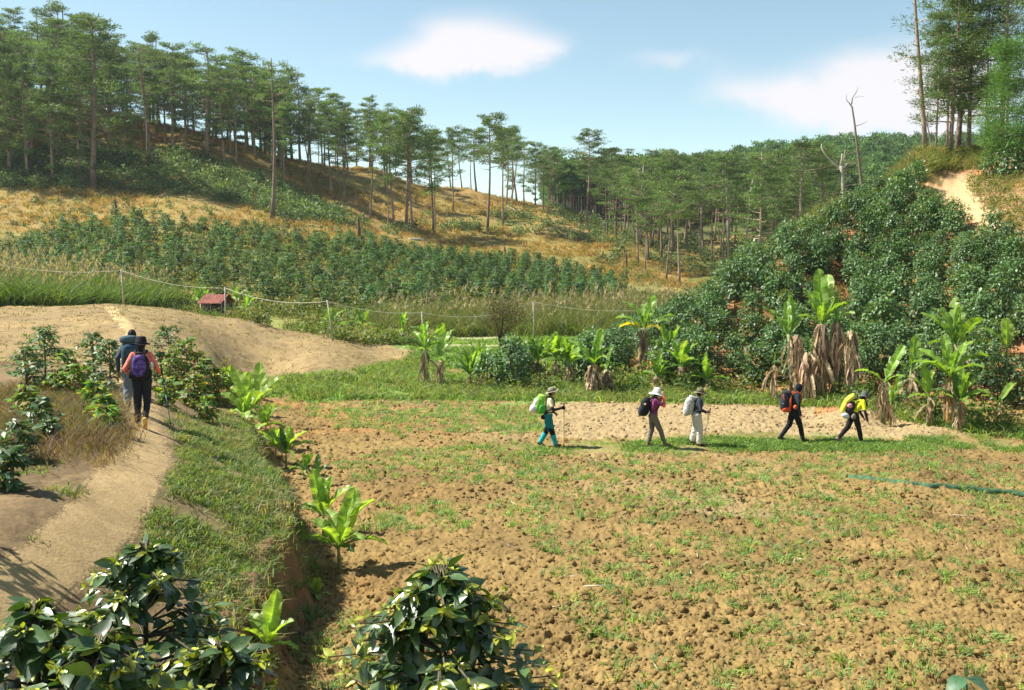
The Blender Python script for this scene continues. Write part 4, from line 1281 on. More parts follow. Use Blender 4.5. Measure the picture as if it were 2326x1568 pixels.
scatter('reeds', [reed(130 + i, c, pl) for i, (c, pl) in enumerate((((.14, .17, .045), 0), ((.10, .14, .035), 0), ((.20, .20, .08), 1)))], pts, (.6, 1.05), 'tall reeds and rushes beyond the pale paddy in the valley', 'reeds', M_GRASS, 60)
# ------------------------------------------------------------------ banana plants
def banana_leaf(r, Ln, W, e0, bend, c, tears=.25, curlw=.35, dead=False):
    """leaf along +X from the origin; e0 = starting elevation, bend = how far it arches over"""
    n = 18
    t = np.linspace(0, 1, n)
    ang = e0 - bend * t ** 1.6
    dx = np.cos(ang) * Ln / (n - 1); dz = np.sin(ang) * Ln / (n - 1)
    x = np.concatenate([[0], np.cumsum(dx[:-1])]); z = np.concatenate([[0], np.cumsum(dz[:-1])])
    tw = r.uniform(-.5, .5)
    w_ = W * .5 * np.where(t < .13, .05, np.clip((1 - np.abs(2 * np.clip((t - .10) / .90, 0, 1) - 1) ** 2.6) ** .62, .03, 1.0))
    mb = MB()
    c = np.asarray(c, float)
    for sgn in (-1, 1):
        v, cc, q = [], [], []
        k = 0
        lift = curlw * (1 + .3 * r.normal())
        tw_s = tw * sgn
        for i in range(n - 1):
            torn = (i > 3) and r.uniform() < tears
            g = r.normal(0, .10) * (1.6 if torn else .5)
            for (a, shrink) in ((i, 0), (i + 1, (.10 if torn else 0))):
                nrm = np.array([-math.sin(ang[a]), 0, math.cos(ang[a])])
                tan = np.array([math.cos(ang[a]), 0, math.sin(ang[a])])
                p0 = np.array([x[a], 0, z[a]])
                wob = math.sin(a * 1.3 + sgn) * .16
                outer = p0 + np.array([0, sgn, 0]) * w_[a] * math.cos(lift) + nrm * w_[a] * wob + nrm * w_[a] * (math.sin(lift + g) + tw_s * .3) + tan * w_[a] * .25 - tan * Ln * .05 * (shrink * 3)
                if torn:
                    outer = outer - nrm * w_[a] * .25 * r.uniform(0, 1.4)
                mid = p0 * .5 + outer * .5 + nrm * w_[a] * .06
                v += [p0, mid, outer]
            b = k * 6
            if sgn > 0:
                q += [(b, b + 1, b + 4, b + 3), (b + 1, b + 2, b + 5, b + 4)]
            else:
                q += [(b + 3, b + 4, b + 1, b), (b + 4, b + 5, b + 2, b + 1)]
            k += 1
            tone = r.uniform(.9, 1.1)
            cc += [c * 1.35, c * tone, c * tone * (.9 if not torn else .8)] * 2
        mb.add(v, q, None, np.array(cc))
    pts = np.stack([x, 0 * x, z - .006], 1)
    tube(mb, pts, Ln * .012 * (1 - .85 * t) + .003, 5, c * (1.5 if not dead else 1.1), cap=False)
    return mb
BG = np.array((.19, .31, .05)); BY = np.array((.26, .38, .075)); BD = np.array((.065, .14, .035)); DEADC = np.array((.50, .39, .25))
rb = np.random.default_rng(71)
LEAVES = {}
for key, (c, tears) in {'young': (BY, .08), 'mid': (BG, .25), 'dark': (BD, .15), 'torn': (BG * .9, .5), 'gold': (np.array((.42, .33, .05)), .3)}.items():
    LEAVES[key] = []
    for (e0, bend) in ((1.35, .35), (1.1, .9), (.8, 1.3), (.45, 1.2), (1.45, .12)):
        LEAVES[key].append((banana_leaf(rb, 1.0, .30 if key != 'young' else .34, e0, bend, c * rb.uniform(.9, 1.1), tears).mesh('leaf', M_BANANA, True), e0))
HANG = []
for i in range(6):
    HANG.append(banana_leaf(rb, 1.0, .17, -.55 - .12 * i, .75, np.array((.50, .39, .25)) * rb.uniform(.7, 1.25), .75, .9, dead=True).mesh('dead_leaf', M_DEAD))
def dead_skirt(h, rad, n, seed, wide=1.0):
    """dry hanging leaves wrapped round the pseudostem"""
    r = np.random.default_rng(seed)
    mb = MB()
    for i in range(n * 4):
        a = r.uniform(0, 6.28)
        z0 = h * r.uniform(.25, 1.0) ** .8
        l = min(z0 * .98, h * r.uniform(.15, .5))
        wd = r.uniform(.018, .055) * wide
        k = 7
        t = np.linspace(0, 1, k)
        out_ = rad * .62 + .01 + .055 * np.sin(t * 2.8) * r.uniform(.0, 2.6) * wide
        aa = a + r.normal(0, .12, k).cumsum() * .5
        cen = np.stack([np.cos(aa) * out_, np.sin(aa) * out_, z0 - l * t], 1)
        tg = np.stack([-np.sin(aa + r.uniform(-1, 1)), np.cos(aa + r.uniform(-1, 1)), 0 * aa + r.uniform(-.2, .2)], 1)
        ww = wd * (1 - .5 * t) * (1 + .6 * r.normal(0, 1, k).clip(-1, 1))
        v = np.stack([cen - tg * ww[:, None], cen + tg * ww[:, None]], 1).reshape(-1, 3)
        q = [(2 * j, 2 * j + 1, 2 * j + 3, 2 * j + 2) for j in range(k - 1)]
        mb.add(v, q, None, DEADC * r.uniform(.3, 1.4) * np.array([1, r.uniform(.85, 1.0), r.uniform(.8, 1.05)]))
    return mb
BANANAS = []
def banana(px, py, stem_top, leaves, label, group, D=None, skirt=0, rad=.10, stemc=(.20, .22, .08), lean=0.0, seed=None, stemname='pseudostem', skw=1.0):
    """stem_top: picture height of the crown; leaves: (azimuth deg, length m, kind, shape index[, width])"""
    if D is None:
        p = hit(px, py, 11, 60)
    else:
        d = ray(px, py); p = Vector((d[0] * D, D, float(gz(d[0] * D, D))))
    sd = int(px * 7 + py) if seed is None else seed
    r = np.random.default_rng(sd)
    h = max(.08, (py - stem_top) / FPX * p.y)
    o = thing('banana_plant', (p.x, p.y, p.z - .03), 0, 1, label, 'banana plant', group)
    st = MB()
    n = 6
    t = np.linspace(0, 1, n)
    pts = np.stack([lean * h * t ** 1.5, 0 * t, h * t], 1)
    tube(st, pts, rad * .72 * (1 - .5 * t), 9, np.array(stemc) * r.uniform(.85, 1.15))
    link('stem', st.mesh('stem', M_BSTEM, True), o)
    if group == 'banana plants along the foot of the coffee hillside' and len(leaves) >= 6:
        leaves = leaves + autoleaves(sd, 4, 1.0, ['mid', 'torn', 'dark'])
    for lf in leaves:
        az, ln, kind, si = lf[:4]
        me, e0 = LEAVES[kind][si]
        l = link('leaf', me, o)
        l.location = (lean * h, 0, h * (1 - .06 * r.uniform()))
        l.rotation_euler = (r.uniform(-.35, .35), 0, R(az))
        wd = lf[4] if len(lf) > 4 else 1.0
        if group == gs: ln = ln * 1.0
        l.scale = (ln * 1.1, ln * wd * (.95 if kind == 'young' else .80), ln * 1.1)
    if skirt:
        for i in range(min(9, 2 + skirt // 12)):
            l = link('dead_leaf', HANG[r.integers(6)], o)
            zf = 1 - .55 * r.uniform() ** 1.3
            l.location = (lean * h * zf, 0, h * zf)
            l.rotation_euler = (r.uniform(-.4, .4), r.uniform(.0, .45), r.uniform(0, 6.28))
            ll = min(h * zf * 1.0, r.uniform(.7, 1.35))
            l.scale = (ll, ll * r.uniform(.8, 1.3), ll)
        sk = link('dead_leaves', dead_skirt(h, rad, max(4, int(skirt * .42)), sd, skw).mesh('dead_leaves', M_DEAD), o)
    BANANAS.append(o)
    return o
def autoleaves(seed, n, ln, kind, wide=.0, up=.5):
    r = random.Random(seed)
    res = []
    for i in range(n):
        az = i * 137.5 + r.uniform(-25, 25)
        f = i / max(1, n - 1)
        si = 4 if f > .85 else (0 if f > .6 else (1 if f > .35 else (2 if r.random() < up else 3)))
        k = kind if isinstance(kind, str) else kind[r.randrange(len(kind))]
        res.append((az, ln * r.uniform(.75, 1.1), k, si, 1 + wide))
    return res
# --- seedlings planted along the foot of the bank
gs = 'young banana plants along the foot of the bank'
banana(606, 1494, 1462, [(95, .62, 'young', 4, 1.0), (60, .50, 'young', 0, 1.0), (170, .42, 'dark', 2, 1.2), (0, .46, 'young', 1, 1.2), (-20, .42, 'mid', 3, 1.2), (-75, .34, 'young', 1, 1.5), (200, .35, 'dark', 3, 1), (130, .45, 'young', 1, 1.2), (-120, .4, 'young', 1, 1.2)], 'bright green banana seedling between the two big coffee bushes at the bottom', gs, rad=.035)
banana(772, 1300, 1235, [(100, .95, 'young', 0, 1.1), (178, .85, 'mid', 3, 1.0), (160, .60, 'young', 1, 1.4), (5, .80, 'mid', 3, 1.0), (30, .95, 'young', 1, 1.0), (-30, .6, 'young', 2, 1.3), (60, .8, 'young', 4, 1), (-110, .55, 'young', 1, 1.6), (-5, .5, 'young', 2, 1.3), (-45, .45, 'dark', 3, 1), (130, .7, 'young', 1, 1.2), (75, .6, 'mid', 0, 1.2), (-80, .6, 'young', 1, 1.3), (200, .6, 'mid', 2, 1.3)], 'largest young banana plant, spreading its broad leaves on the tilled soil', gs, rad=.06, lean=-.05, D=16.4)
banana(735, 1215, 1160, [(100, .85, 'young', 4, 1.0), (175, .55, 'dark', 2, 1.2), (150, .5, 'young', 2, 1.4), (20, .75, 'young', 1, 1.1), (60, .7, 'mid', 0, 1.1), (-40, .45, 'mid', 3, 1.2), (130, .7, 'young', 0, 1.2), (-100, .5, 'young', 1, 1.3), (190, .5, 'mid', 2, 1.2), (40, .7, 'young', 0, 1.1)], 'upright bright banana seedling directly behind the largest young one', gs, rad=.05, D=18.6)
banana(716, 1102, 1080, [(170, .42, 'dark', 1, 1.2), (100, .55, 'dark', 0, 1.1), (20, .45, 'dark', 1, 1.2), (-10, .4, 'dark', 3, 1.3), (80, .4, 'dark', 4, 1), (200, .35, 'dark', 3, 1)], 'small dark green banana seedling, second from the far end of the open row', gs, rad=.035, D=23)
banana(650, 1060, 1020, [(170, .72, 'mid', 1, 1.1), (185, .6, 'mid', 2, 1.2), (120, .65, 'young', 0, 1.1), (60, .65, 'mid', 0, 1.1), (15, .7, 'young', 1, 1.1), (-8, .75, 'mid', 2, 1.1), (-60, .5, 'mid', 3, 1.2), (90, .65, 'dark', 4, 1)], 'low spreading banana plant at the foot of the bank, all leaves fanned out', gs, rad=.05, D=25)
banana(572, 1003, 970, [(150, .85, 'young', 1, 1.2), (110, 1.15, 'young', 0, 1.1), (60, 1.05, 'young', 0, 1.1), (30, .8, 'young', 1, 1.2), (-60, .8, 'young', 1, 1.4), (-120, .7, 'young', 2, 1.4), (90, 1.0, 'young', 4, 1)], 'bushy lime-green banana plant at the corner of the bank', gs, rad=.07, D=28.4)
banana(590, 965, 925, [(140, .85, 'young', 0, 1.2), (70, 1.15, 'young', 4, 1.1), (40, 1.0, 'young', 1, 1.1), (0, .7, 'mid', 2, 1.2), (-100, .7, 'young', 1, 1.4), (180, .7, 'young', 2, 1)], 'lime-green banana plant just behind the bushy one at the bank corner', gs, rad=.06, D=30.5)
banana(540, 935, 905, autoleaves(3, 7, .8, 'young', .1), 'low yellow-green banana plant among the shrubs at the end of the bank', gs, rad=.05, D=31.5)
for px, py, st_, ln, kd, lab in ((626, 1032, 1012, .55, ['young', 'mid'], 'small banana seedling between the bank corner and the fanned-out plant'), (690, 1083, 1068, .45, ['dark', 'mid'], 'tiny banana seedling between the fanned-out plant and the small dark one'), (553, 962, 940, .75, ['young'], 'yellowish banana seedling on the lip of the bank corner'),
                             (604, 985, 965, .6, ['young', 'mid'], 'little banana seedling right of the bushy lime-green plants'), (520, 905, 885, .8, ['young'], 'banana seedling farthest up the bank row, among yellow shrubs'), (718, 1358, 1350, .26, ['young'], 'tiny pale sprout left of the centre coffee bush')):
    banana(px, py, st_, autoleaves(int(px), 8, ln, kd, .2), lab, gs, rad=.035)
# --- plants along the foot of the right hillside
gf = 'banana plants along the foot of the coffee hillside'
banana(965, 880, 792, [(80, 1.1, 'mid', 0, 1.1), (20, 1.2, 'mid', 1, 1.2), (165, 1.2, 'dark', 2, 1.2), (185, 1.0, 'mid', 3, 1.2), (120, 1.0, 'mid', 1, 1.2), (-30, .8, 'torn', 2, 1.2), (-110, .8, 'torn', 3, 1)], 'slender banana plant by the fence post, leftmost of the tall ones', gf, rad=.13, skirt=22, D=41)
banana(1000, 880, 815, [(70, 1.15, 'young', 0, 1.2), (95, .9, 'mid', 1, 1.2), (20, .6, 'torn', 3, 1), (-70, .8, 'torn', 3, 1)], 'banana plant with one upright lime leaf and a ragged dry skirt', gf, rad=.14, skirt=30, D=40.6)
banana(1068, 884, 850, autoleaves(11, 8, 1.05, ['mid', 'dark'], .1), 'small leafy banana plant alone on the grassy verge', gf, rad=.09, skirt=10, D=40)
banana(1090, 880, 838, autoleaves(12, 7, 1.0, ['mid', 'torn'], .1), 'small banana plant half hidden behind the one on the verge', gf, rad=.09, skirt=14, D=41)
banana(1222, 872, 818, autoleaves(13, 8, 1.0, ['mid', 'torn'], .1), 'banana plant left of the olive-hatted hiker, beside a coffee bush', gf, rad=.1, skirt=16, D=42)
banana(1262, 876, 815, autoleaves(14, 8, 1.1, ['mid', 'torn', 'young'], .1), 'banana plant rising just behind the olive-hatted hiker', gf, rad=.1, skirt=22, D=41.5)
banana(1292, 880, 825, autoleaves(15, 8, 1.15, ['mid', 'young'], .1), 'banana plant right behind the walking pole of the olive-hatted hiker', gf, rad=.1, skirt=22, D=41)
banana(1348, 900, 825, [(75, 1.35, 'mid', 4, 1.1), (50, 1.4, 'mid', 0, 1.1), (150, 1.3, 'mid', 1, 1.1), (170, 1.0, 'torn', 2, 1.1), (15, 1.1, 'mid', 1, 1.2), (-60, .9, 'mid', 2, 1.2), (-120, .8, 'torn', 2, 1)], 'stout banana plant with a thick pale skirt of dead leaves, centre of the verge', gf, rad=.17, skirt=90, skw=1.2, D=38.4)
banana(1378, 898, 838, [(60, .9, 'torn', 0, 1.1), (10, .7, 'mid', 2, 1.1), (100, .8, 'torn', 3, 1.1)], 'dead-leaved banana stem right of the stout one', gf, rad=.15, skirt=60, skw=1.3, D=38.6)
banana(1462, 872, 772, [(150, 1.5, 'mid', 1, 1.1), (165, 1.3, 'torn', 2, 1.1), (90, 1.5, 'mid', 0, 1.1), (60, 1.5, 'torn', 1, 1.1), (20, 1.5, 'torn', 2, 1.1), (190, 1.1, 'gold', 3, 1), (-10, 1.2, 'mid', 2, 1), (-60, 1.0, 'gold', 3, 1)], 'tall banana plant with a yellowing leaf above the white-hatted hiker', gf, rad=.15, skirt=44, D=42.5)
banana(1515, 890, 838, autoleaves(17, 8, 1.2, ['mid', 'dark'], .1), 'leafy banana plant between the two hikers in the middle', gf, rad=.12, skirt=24, D=40)
banana(1545, 900, 850, autoleaves(18, 8, 1.1, ['mid', 'young'], .1), 'banana plant just left of the hiker with the white backpack', gf, rad=.12, skirt=30, D=38.5)
banana(1490, 905, 868, autoleaves(19, 6, .8, ['mid', 'torn'], .1), 'low banana sucker behind the white hat', gf, rad=.09, skirt=26, D=38)
banana(1605, 905, 872, autoleaves(20, 6, .8, ['dark', 'mid'], .1), 'low banana sucker right of the olive hat in the middle', gf, rad=.08, skirt=10, D=37.8)
banana(1757, 915, 832, [(80, .5, 'torn', 4, .6)], 'thin dried banana stem left of the tall dead cluster', gf, rad=.09, skirt=44, skw=.7, D=37)
banana(1808, 915, 765, [(118, 1.6, 'mid', 0, 1.0), (140, 1.5, 'torn', 1, 1.0), (75, 1.3, 'mid', 0, 1.1), (50, 1.0, 'mid', 1, 1.1)], 'tall dead-skirted banana left of the tallest one, leaning left', gf, rad=.16, skirt=85, skw=1.3, lean=-.14, D=37)
banana(1862, 918, 742, [(88, 1.95, 'mid', 4, 1.2), (98, 1.5, 'mid', 0, 1.3), (55, 1.9, 'young', 0, 1.25), (120, 1.1, 'mid', 1, 1.1), (-95, 1.0, 'mid', 1, 1.1), (30, 1.0, 'torn', 2, 1), (70, 1.3, 'mid', 0, 1.1), (110, 1.3, 'mid', 0, 1), (-40, 1.2, 'mid', 1, 1)], 'tallest banana plant, two huge upright leaves over a brown skirt', gf, rad=.17, skirt=120, skw=1.2, D=36.6)
banana(1832, 920, 800, [(100, .8, 'torn', 1, .8)], 'brown dead banana stem pressed against the tallest plant on its left', gf, rad=.18, skirt=80, skw=1.3, D=36.3, lean=.05)
banana(1897, 918, 745, [(55, 1.2, 'torn', 0, .5), (120, .9, 'mid', 1, 1), (-60, .9, 'mid', 2, 1)], 'dead banana stem with a long dry leaf pointing up right', gf, rad=.16, skirt=95, skw=1.2, D=36.6)
banana(1930, 915, 762, [(85, .4, 'torn', 4, .6)], 'free-standing column of dead leaves, rightmost of the tall dead cluster', gf, rad=.15, skirt=85, skw=1.1, D=36)
banana(2006, 962, 860, [(50, 1.3, 'mid', 0, 1.1), (20, 1.4, 'torn', 1, 1.1), (170, 1.0, 'mid', 2, 1.1), (-40, .7, 'mid', 2, 1.1)], 'banana plant with a brown stem right of the yellow-shirted hiker', gf, rad=.11, skirt=26, D=32.6)
banana(2022, 958, 905, [(85, .9, 'mid', 4, 1.2), (60, .7, 'mid', 0, 1.2), (10, .6, 'dark', 2, 1.2)], 'short banana sucker beside the brown-stemmed plant', gf, rad=.08, skirt=8, D=33)
banana(2066, 930, 835, [(95, 1.2, 'mid', 4, 1.4), (40, .9, 'torn', 1, 1.2), (160, .8, 'mid', 2, 1.1), (-10, .8, 'torn', 2, 1.1)], 'banana plant with one broad upright leaf left of the big right cluster', gf, rad=.1, skirt=14, D=34.8)
banana(2152, 970, 848, [(35, 1.55, 'mid', 1, 1.0), (15, 1.6, 'torn', 2, .9), (95, 1.3, 'mid', 0, 1.2), (130, 1.2, 'mid', 1, 1.1), (165, 1.2, 'torn', 2, 1.1), (200, 1.3, 'mid', 2, 1.2), (-60, 1.2, 'mid', 2, 1.2), (-120, 1.0, 'mid', 2, 1.1)], 'big banana plant with arching leaves on an orange-brown stem, right cluster', gf, rad=.14, skirt=20, D=31.6, stemc=(.34, .20, .05))
banana(2165, 950, 790, [(150, 1.5, 'mid', 1, 1.1), (125, 1.3, 'torn', 0, 1.1), (50, 1.6, 'torn', 0, 1.2), (85, 1.3, 'mid', 4, 1.1), (20, 1.1, 'mid', 1, 1.1), (-80, 1.3, 'mid', 1, 1.2)], 'highest-reaching banana plant of the right cluster, leaves spread like a fan', gf, rad=.14, skirt=26, D=33.4)
banana(2178, 968, 895, [(55, 1.1, 'mid', 0, 1.2), (20, 1.0, 'mid', 1, 1.3), (95, .9, 'dark', 0, 1.4), (150, .9, 'dark', 2, 1.3), (-20, .9, 'mid', 2, 1.2), (-90, .6, 'torn', 3, 1.2)], 'banana plant with broad dark leaves, front right of the right cluster', gf, rad=.09, skirt=22, D=31)
banana(2108, 968, 900, [(100, 1.0, 'mid', 4, 1.3), (160, .9, 'mid', 1, 1.2), (50, .9, 'torn', 0, 1.1), (-20, .7, 'mid', 2, 1.1), (200, .8, 'mid', 3, 1)], 'banana plant at the left front of the right cluster', gf, rad=.09, skirt=12, D=31.8)
banana(2285, 880, 815, [(90, 1.1, 'young', 4, 1.2), (60, 1.1, 'mid', 0, 1.2), (150, 1.1, 'mid', 1, 1.1), (10, .8, 'mid', 1, 1.1)], 'banana plant low on the slope at the right edge', gf, rad=.1, skirt=16, D=36)
banana(2270, 940, 905, [(40, .9, 'young', 1, .9), (60, .9, 'torn', 1, .9), (150, .6, 'mid', 2, .9)], 'small yellowish banana plant on the ground at the right edge', gf, rad=.06, skirt=6, D=32.5)
# --- far ones in the valley
gv = 'banana plants in the valley near the hut'
for px, py, st_, D, lab, sk in ((452, 708, 682, 84, 'ragged banana plant left of the hut', 24), (468, 704, 680, 85, 'green banana plant against the left wall of the hut', 4), (538, 705, 668, 84, 'tall dry banana plant right of the hut', 30), (560, 712, 690, 82, 'short banana plant a little right of the hut', 10),
                                (820, 770, 745, 62, 'lone banana plant on the valley bank right of the tan field edge', 22), (915, 795, 765, 55, 'dark banana plant behind the tallest left one at the fence', 12), (748, 742, 722, 62, 'banana plant by the leaning fence post', 8), (1010, 800, 785, 54, 'small green banana plant at the edge of the paddy', 2)):
    banana(px, py, st_, autoleaves(int(px), 7, 1.3, ['mid', 'torn'], .1), lab, gv, D=D, rad=.14, skirt=sk)
# ------------------------------------------------------------------ fence
def fence():
    posts = [(-70, 690, 585, -2), (281, 694, 612, 6), (511, 722, 652, 0), (757, 790, 682, 14), (962, 800, 708, 4), (1213, 765, 684, 2), (1560, 760, 690, 0)]
    root = thing('rope_fence', (0, 0, 0), 0, 1, 'thin white rope strung between leaning wooden posts across the valley', 'fence')
    tops = []
    Ds = [55, 56, 54.5, 50, 52, 62, 66]
    for i, (px, py, top, ln) in enumerate(posts):
        D = Ds[i]
        d = ray(px - 0, py)
        X = d[0] * D
        z0 = float(gz(X, D))
        tp = P(px - ln, top, D)
        mb = MB()
        tube(mb, [(X, D, z0 - .3), ((X + tp[0]) / 2 + .03, D, (z0 + tp[2]) / 2), tp], [.06, .05, .04], 6, (.38, .34, .27))
        link('post', mb.mesh('post', M_DRYWOOD, True), root)
        tops.append(tp - np.array([0, 0, .06]))
    mb = MB()
    for a, b in zip(tops[:-1], tops[1:]):
        t = np.linspace(0, 1, 14)[:, None]
        sag = .045 * np.linalg.norm(b - a)
        pts = a * (1 - t) + b * t - np.array([0, 0, 1.0]) * (4 * t * (1 - t)) * sag
        tube(mb, pts, .013, 4, (.50, .48, .36))
    link('rope', mb.mesh('rope', M_DRYWOOD), root)
fence()

# ------------------------------------------------------------------ hut
def box(mb, lo_, hi_, c, m=0):
    x0, y0, z0 = lo_; x1, y1, z1 = hi_
    v = [(x0, y0, z0), (x1, y0, z0), (x1, y1, z0), (x0, y1, z0), (x0, y0, z1), (x1, y0, z1), (x1, y1, z1), (x0, y1, z1)]
    mb.add(v, [(0, 3, 2, 1), (4, 5, 6, 7), (0, 1, 5, 4), (1, 2, 6, 5), (2, 3, 7, 6), (3, 0, 4, 7)], None, c, m)
def hut():
    D = 83
    d = ray(490, 703)
    X = d[0] * D
    z = float(gz(X, D))
    o = thing('hut', (X, D, z), R(-14), .88, 'small ramshackle hut with a rusty red tin roof beside the plantation', 'hut')
    M_RUST = mat('rusty_tin', (.19, .06, .04), attr=False, rough=.8, nscale=2.5, namt=.45, bump=.4, bscale=6)
    M_WALL = mat('hut_wall', (1, 1, 1), rough=.95, nscale=3, namt=.35)
    rf = MB()
    n = 34
    xs = np.linspace(-1.15, 1.35, n)
    zc = .03 * np.sin(np.arange(n) * math.pi / 1.5)
    for y0, z0, y1, z1 in ((-1.35, 1.35, .1, 2.15), (.1, 2.15, 1.4, 1.35)):
        v = [(x, y0, z0 + c) for x, c in zip(xs, zc)] + [(x, y1, z1 + c) for x, c in zip(xs, zc)]
        rf.add(v, [(i, i + 1, n + i + 1, n + i) for i in range(n - 1)])
        v = [(x, y0, z0 + c - .03) for x, c in zip(xs, zc)] + [(x, y1, z1 + c - .03) for x, c in zip(xs, zc)]
        rf.add(v, [(i, n + i, n + i + 1, i + 1) for i in range(n - 1)])
    link('roof', rf.mesh('roof', M_RUST), o)
    w_ = MB()
    box(w_, (-1.05, -1.0, .05), (-1.0, 1.1, 1.35), (.55, .50, .42))
    box(w_, (-1.0, 1.05, .05), (1.2, 1.1, 1.35), (.3, .22, .15))
    w_.add([(-1.03, -1.0, 1.34), (-1.03, 1.1, 1.34), (-1.03, .1, 2.08)], None, [(0, 1, 2)], (.55, .52, .45))
    box(w_, (-1.0, -1.0, .05), (-.2, -.95, .5), (.5, .42, .32))
    link('wall', w_.mesh('wall', M_WALL), o)
    for x, y in ((-.95, -1.0), (.1, -1.05), (1.2, -1.0), (1.2, 1.0)):
        m = MB()
        tube(m, [(x, y, -.1), (x, y, 1.42)], .05, 6, (.4, .33, .25))
        link('post', m.mesh('post', M_DRYWOOD, True), o)
    m = MB()
    box(m, (-.9, -1.55, .05), (.1, -1.2, .3), (.62, .55, .42))
    link('step', m.mesh('step', M_WALL), o)
hut()
def hut_weeds():
    r = np.random.default_rng(17)
    X = r.uniform(-1, 1, 90) * 3.2; 
    d = ray(490, 703)
    Y = 83 - 2.0 + r.uniform(-1.2, .9, 90)
    X = X + d[0] * 83
    scatter('hut_weeds', [leafball(250 + i, 40, .45, .8, .2, c) for i, c in enumerate(((.12, .17, .04), (.17, .19, .05)))], (X, Y, gz(X, Y)), (.4, 1.1), 'weeds growing up round the front of the hut', 'weeds', M_LEAF, 18)
hut_weeds()

# ------------------------------------------------------------------ green net lying on the field
def net():
    M_NET = mat('green_net', (1, 1, 1), rough=.7, transl=.2, nscale=9, namt=.4)
    mb = MB()
    pts = [(1925, 1088), (1975, 1092), (2040, 1100), (2110, 1108), (2200, 1114), (2300, 1122), (2420, 1134)]
    P0 = [hit(px, py, 15, 60) for px, py in pts]
    xs = np.linspace(0, len(P0) - 1, 130)
    X = np.interp(xs, range(len(P0)), [p.x for p in P0]); Y = np.interp(xs, range(len(P0)), [p.y for p in P0])
    r = np.random.default_rng(4)
    n = len(X)
    Z = gz(X, Y) + .10
    k = 7
    V = []
    for j in range(k):
        a = j / (k - 1) * math.pi
        V.append(np.stack([X, Y - .11 * math.cos(a) * (1 + .3 * np.sin(xs * 9)), Z - .10 + .10 * math.sin(a) * (.7 + .5 * fbm(xs * 3, xs * 0 + j, 2, 9)) + r.normal(0, .01, n)], 1))
    V = np.stack(V, 1).reshape(-1, 3)
    q = [(i * k + j, i * k + j + 1, (i + 1) * k + j + 1, (i + 1) * k + j) for i in range(n - 1) for j in range(k - 1)]
    mb.add(V, q, None, np.array((.07, .15, .075)))
    tag(link('net', mb.mesh('net', M_NET)), 'rolled strip of dark green netting lying across the field at the right', 'net')
net()

# white sack by the dry shrub
def sack():
    p = hit(1167, 802, 40, 60)
    mb = MB()
    r = np.random.default_rng(2)
    nu, nv = 14, 9
    V = []
    for i in range(nv):
        a = math.pi * i / (nv - 1)
        for j in range(nu):
            b = 2 * math.pi * j / nu
            k = 1 + .12 * math.sin(3 * b + i) 
            V.append((.24 * math.sin(a) ** .6 * math.cos(b) * k, .16 * math.sin(a) ** .6 * math.sin(b) * k, .25 + .28 * math.cos(a) + .05 * math.sin(b * 2)))
    q = [(i * nu + j, (i + 1) * nu + j, (i + 1) * nu + (j + 1) % nu, i * nu + (j + 1) % nu) for i in range(nv - 1) for j in range(nu)]
    mb.add(V, q, None, (.75, .72, .68))
    tag(link('sack', mb.mesh('sack', mat('sack_cloth', rough=.9, nscale=12, namt=.1), True), loc=p), 'white sack on the ground beside the dark dry shrub', 'sack')
sack()
# fallen logs and straw stems
for i, (pa, pb, rr, lab) in enumerate((((180, 285), (250, 292), .16, 'pale fallen trunk lying in the left wood'), ((318, 545), (346, 570), .10, 'bleached branch lying among the coffee rows of the left slope'), ((1150, 470), (1185, 490), .10, 'bleached fallen branch on the knoll'), ((930, 549), (975, 553), .22, 'pale fallen log at the foot of the knoll'),
                                       ((1325, 1343), (1395, 1341), .012, 'long pale straw stem lying on the tilled soil at the centre'), ((2165, 1178), (2235, 1186), .014, 'long dry reed stem lying on the field at the right'))):
    a = hit(pa[0], pa[1], 10); b = hit(pb[0], pb[1], 10)
    mb = MB()
    up = Vector((0, 0, rr * .9 + (.06 if rr < .05 else 0.1)))
    a, b = a + up, b + up
    m_ = (a + b) / 2 + Vector((0, 0, rr * .6))
    tube(mb, [tuple(a), tuple(m_), tuple(b)], [rr, rr * .8, rr * .4], 6, (.58, .50, .38))
    tag(link('fallen_branch' if rr > .05 else 'straw_stem', mb.mesh('fallen_branch', M_DRYWOOD, True)), lab, 'fallen branch' if rr > .05 else 'straw')

# ------------------------------------------------------------------ grass near the camera (stuff)
def near_pts(n, poly, dr, seed, patch=None):
    X, Y, Z = sample_poly(n * (3 if patch else 1), poly, dr, seed)
    if patch:
        k = fbm(X * patch[0], Y * patch[0], 3, seed + 1) > patch[1]
        X, Y, Z = X[k][:n], Y[k][:n], Z[k][:n]
    Z = Z + ground_detail(X, Y, Z) * .6
    return X, Y, Z
GT = [tuft_proto(150 + i, n_, .24, .016, .055, c, .45) for i, (n_, c) in enumerate(((14, (.18, .30, .09)), (20, (.22, .35, .10)), (10, (.15, .27, .11)), (16, (.26, .36, .09))))]
pts = near_pts(2900, [(1180, 1030), (2700, 1030), (3200, 1700), (1500, 1700), (1150, 1200)], (10.5, 27), 61, (.9, .36))
pts2 = near_pts(1100, [(640, 910), (1200, 915), (1300, 1100), (1500, 1700), (700, 1700), (680, 1350), (800, 1100)], (10.5, 36), 63, (.45, .50))
pts3 = near_pts(900, [(620, 900), (1240, 905), (1250, 985), (900, 985), (640, 940)], (27, 38), 163, (.5, .36))
pts = tuple(np.concatenate(a) for a in zip(pts, pts2, pts3))
scatter('field_grass', GT, pts, (.45, 1.15), 'tufts of young green grass sprouting from the tilled field', 'grass', M_GRASS, 62)
GS = [tuft_proto(160 + i, 30, .13, .014, .11, c, .5) for i, c in enumerate(((.16, .23, .06), (.21, .26, .08), (.27, .25, .11), (.13, .20, .06)))]
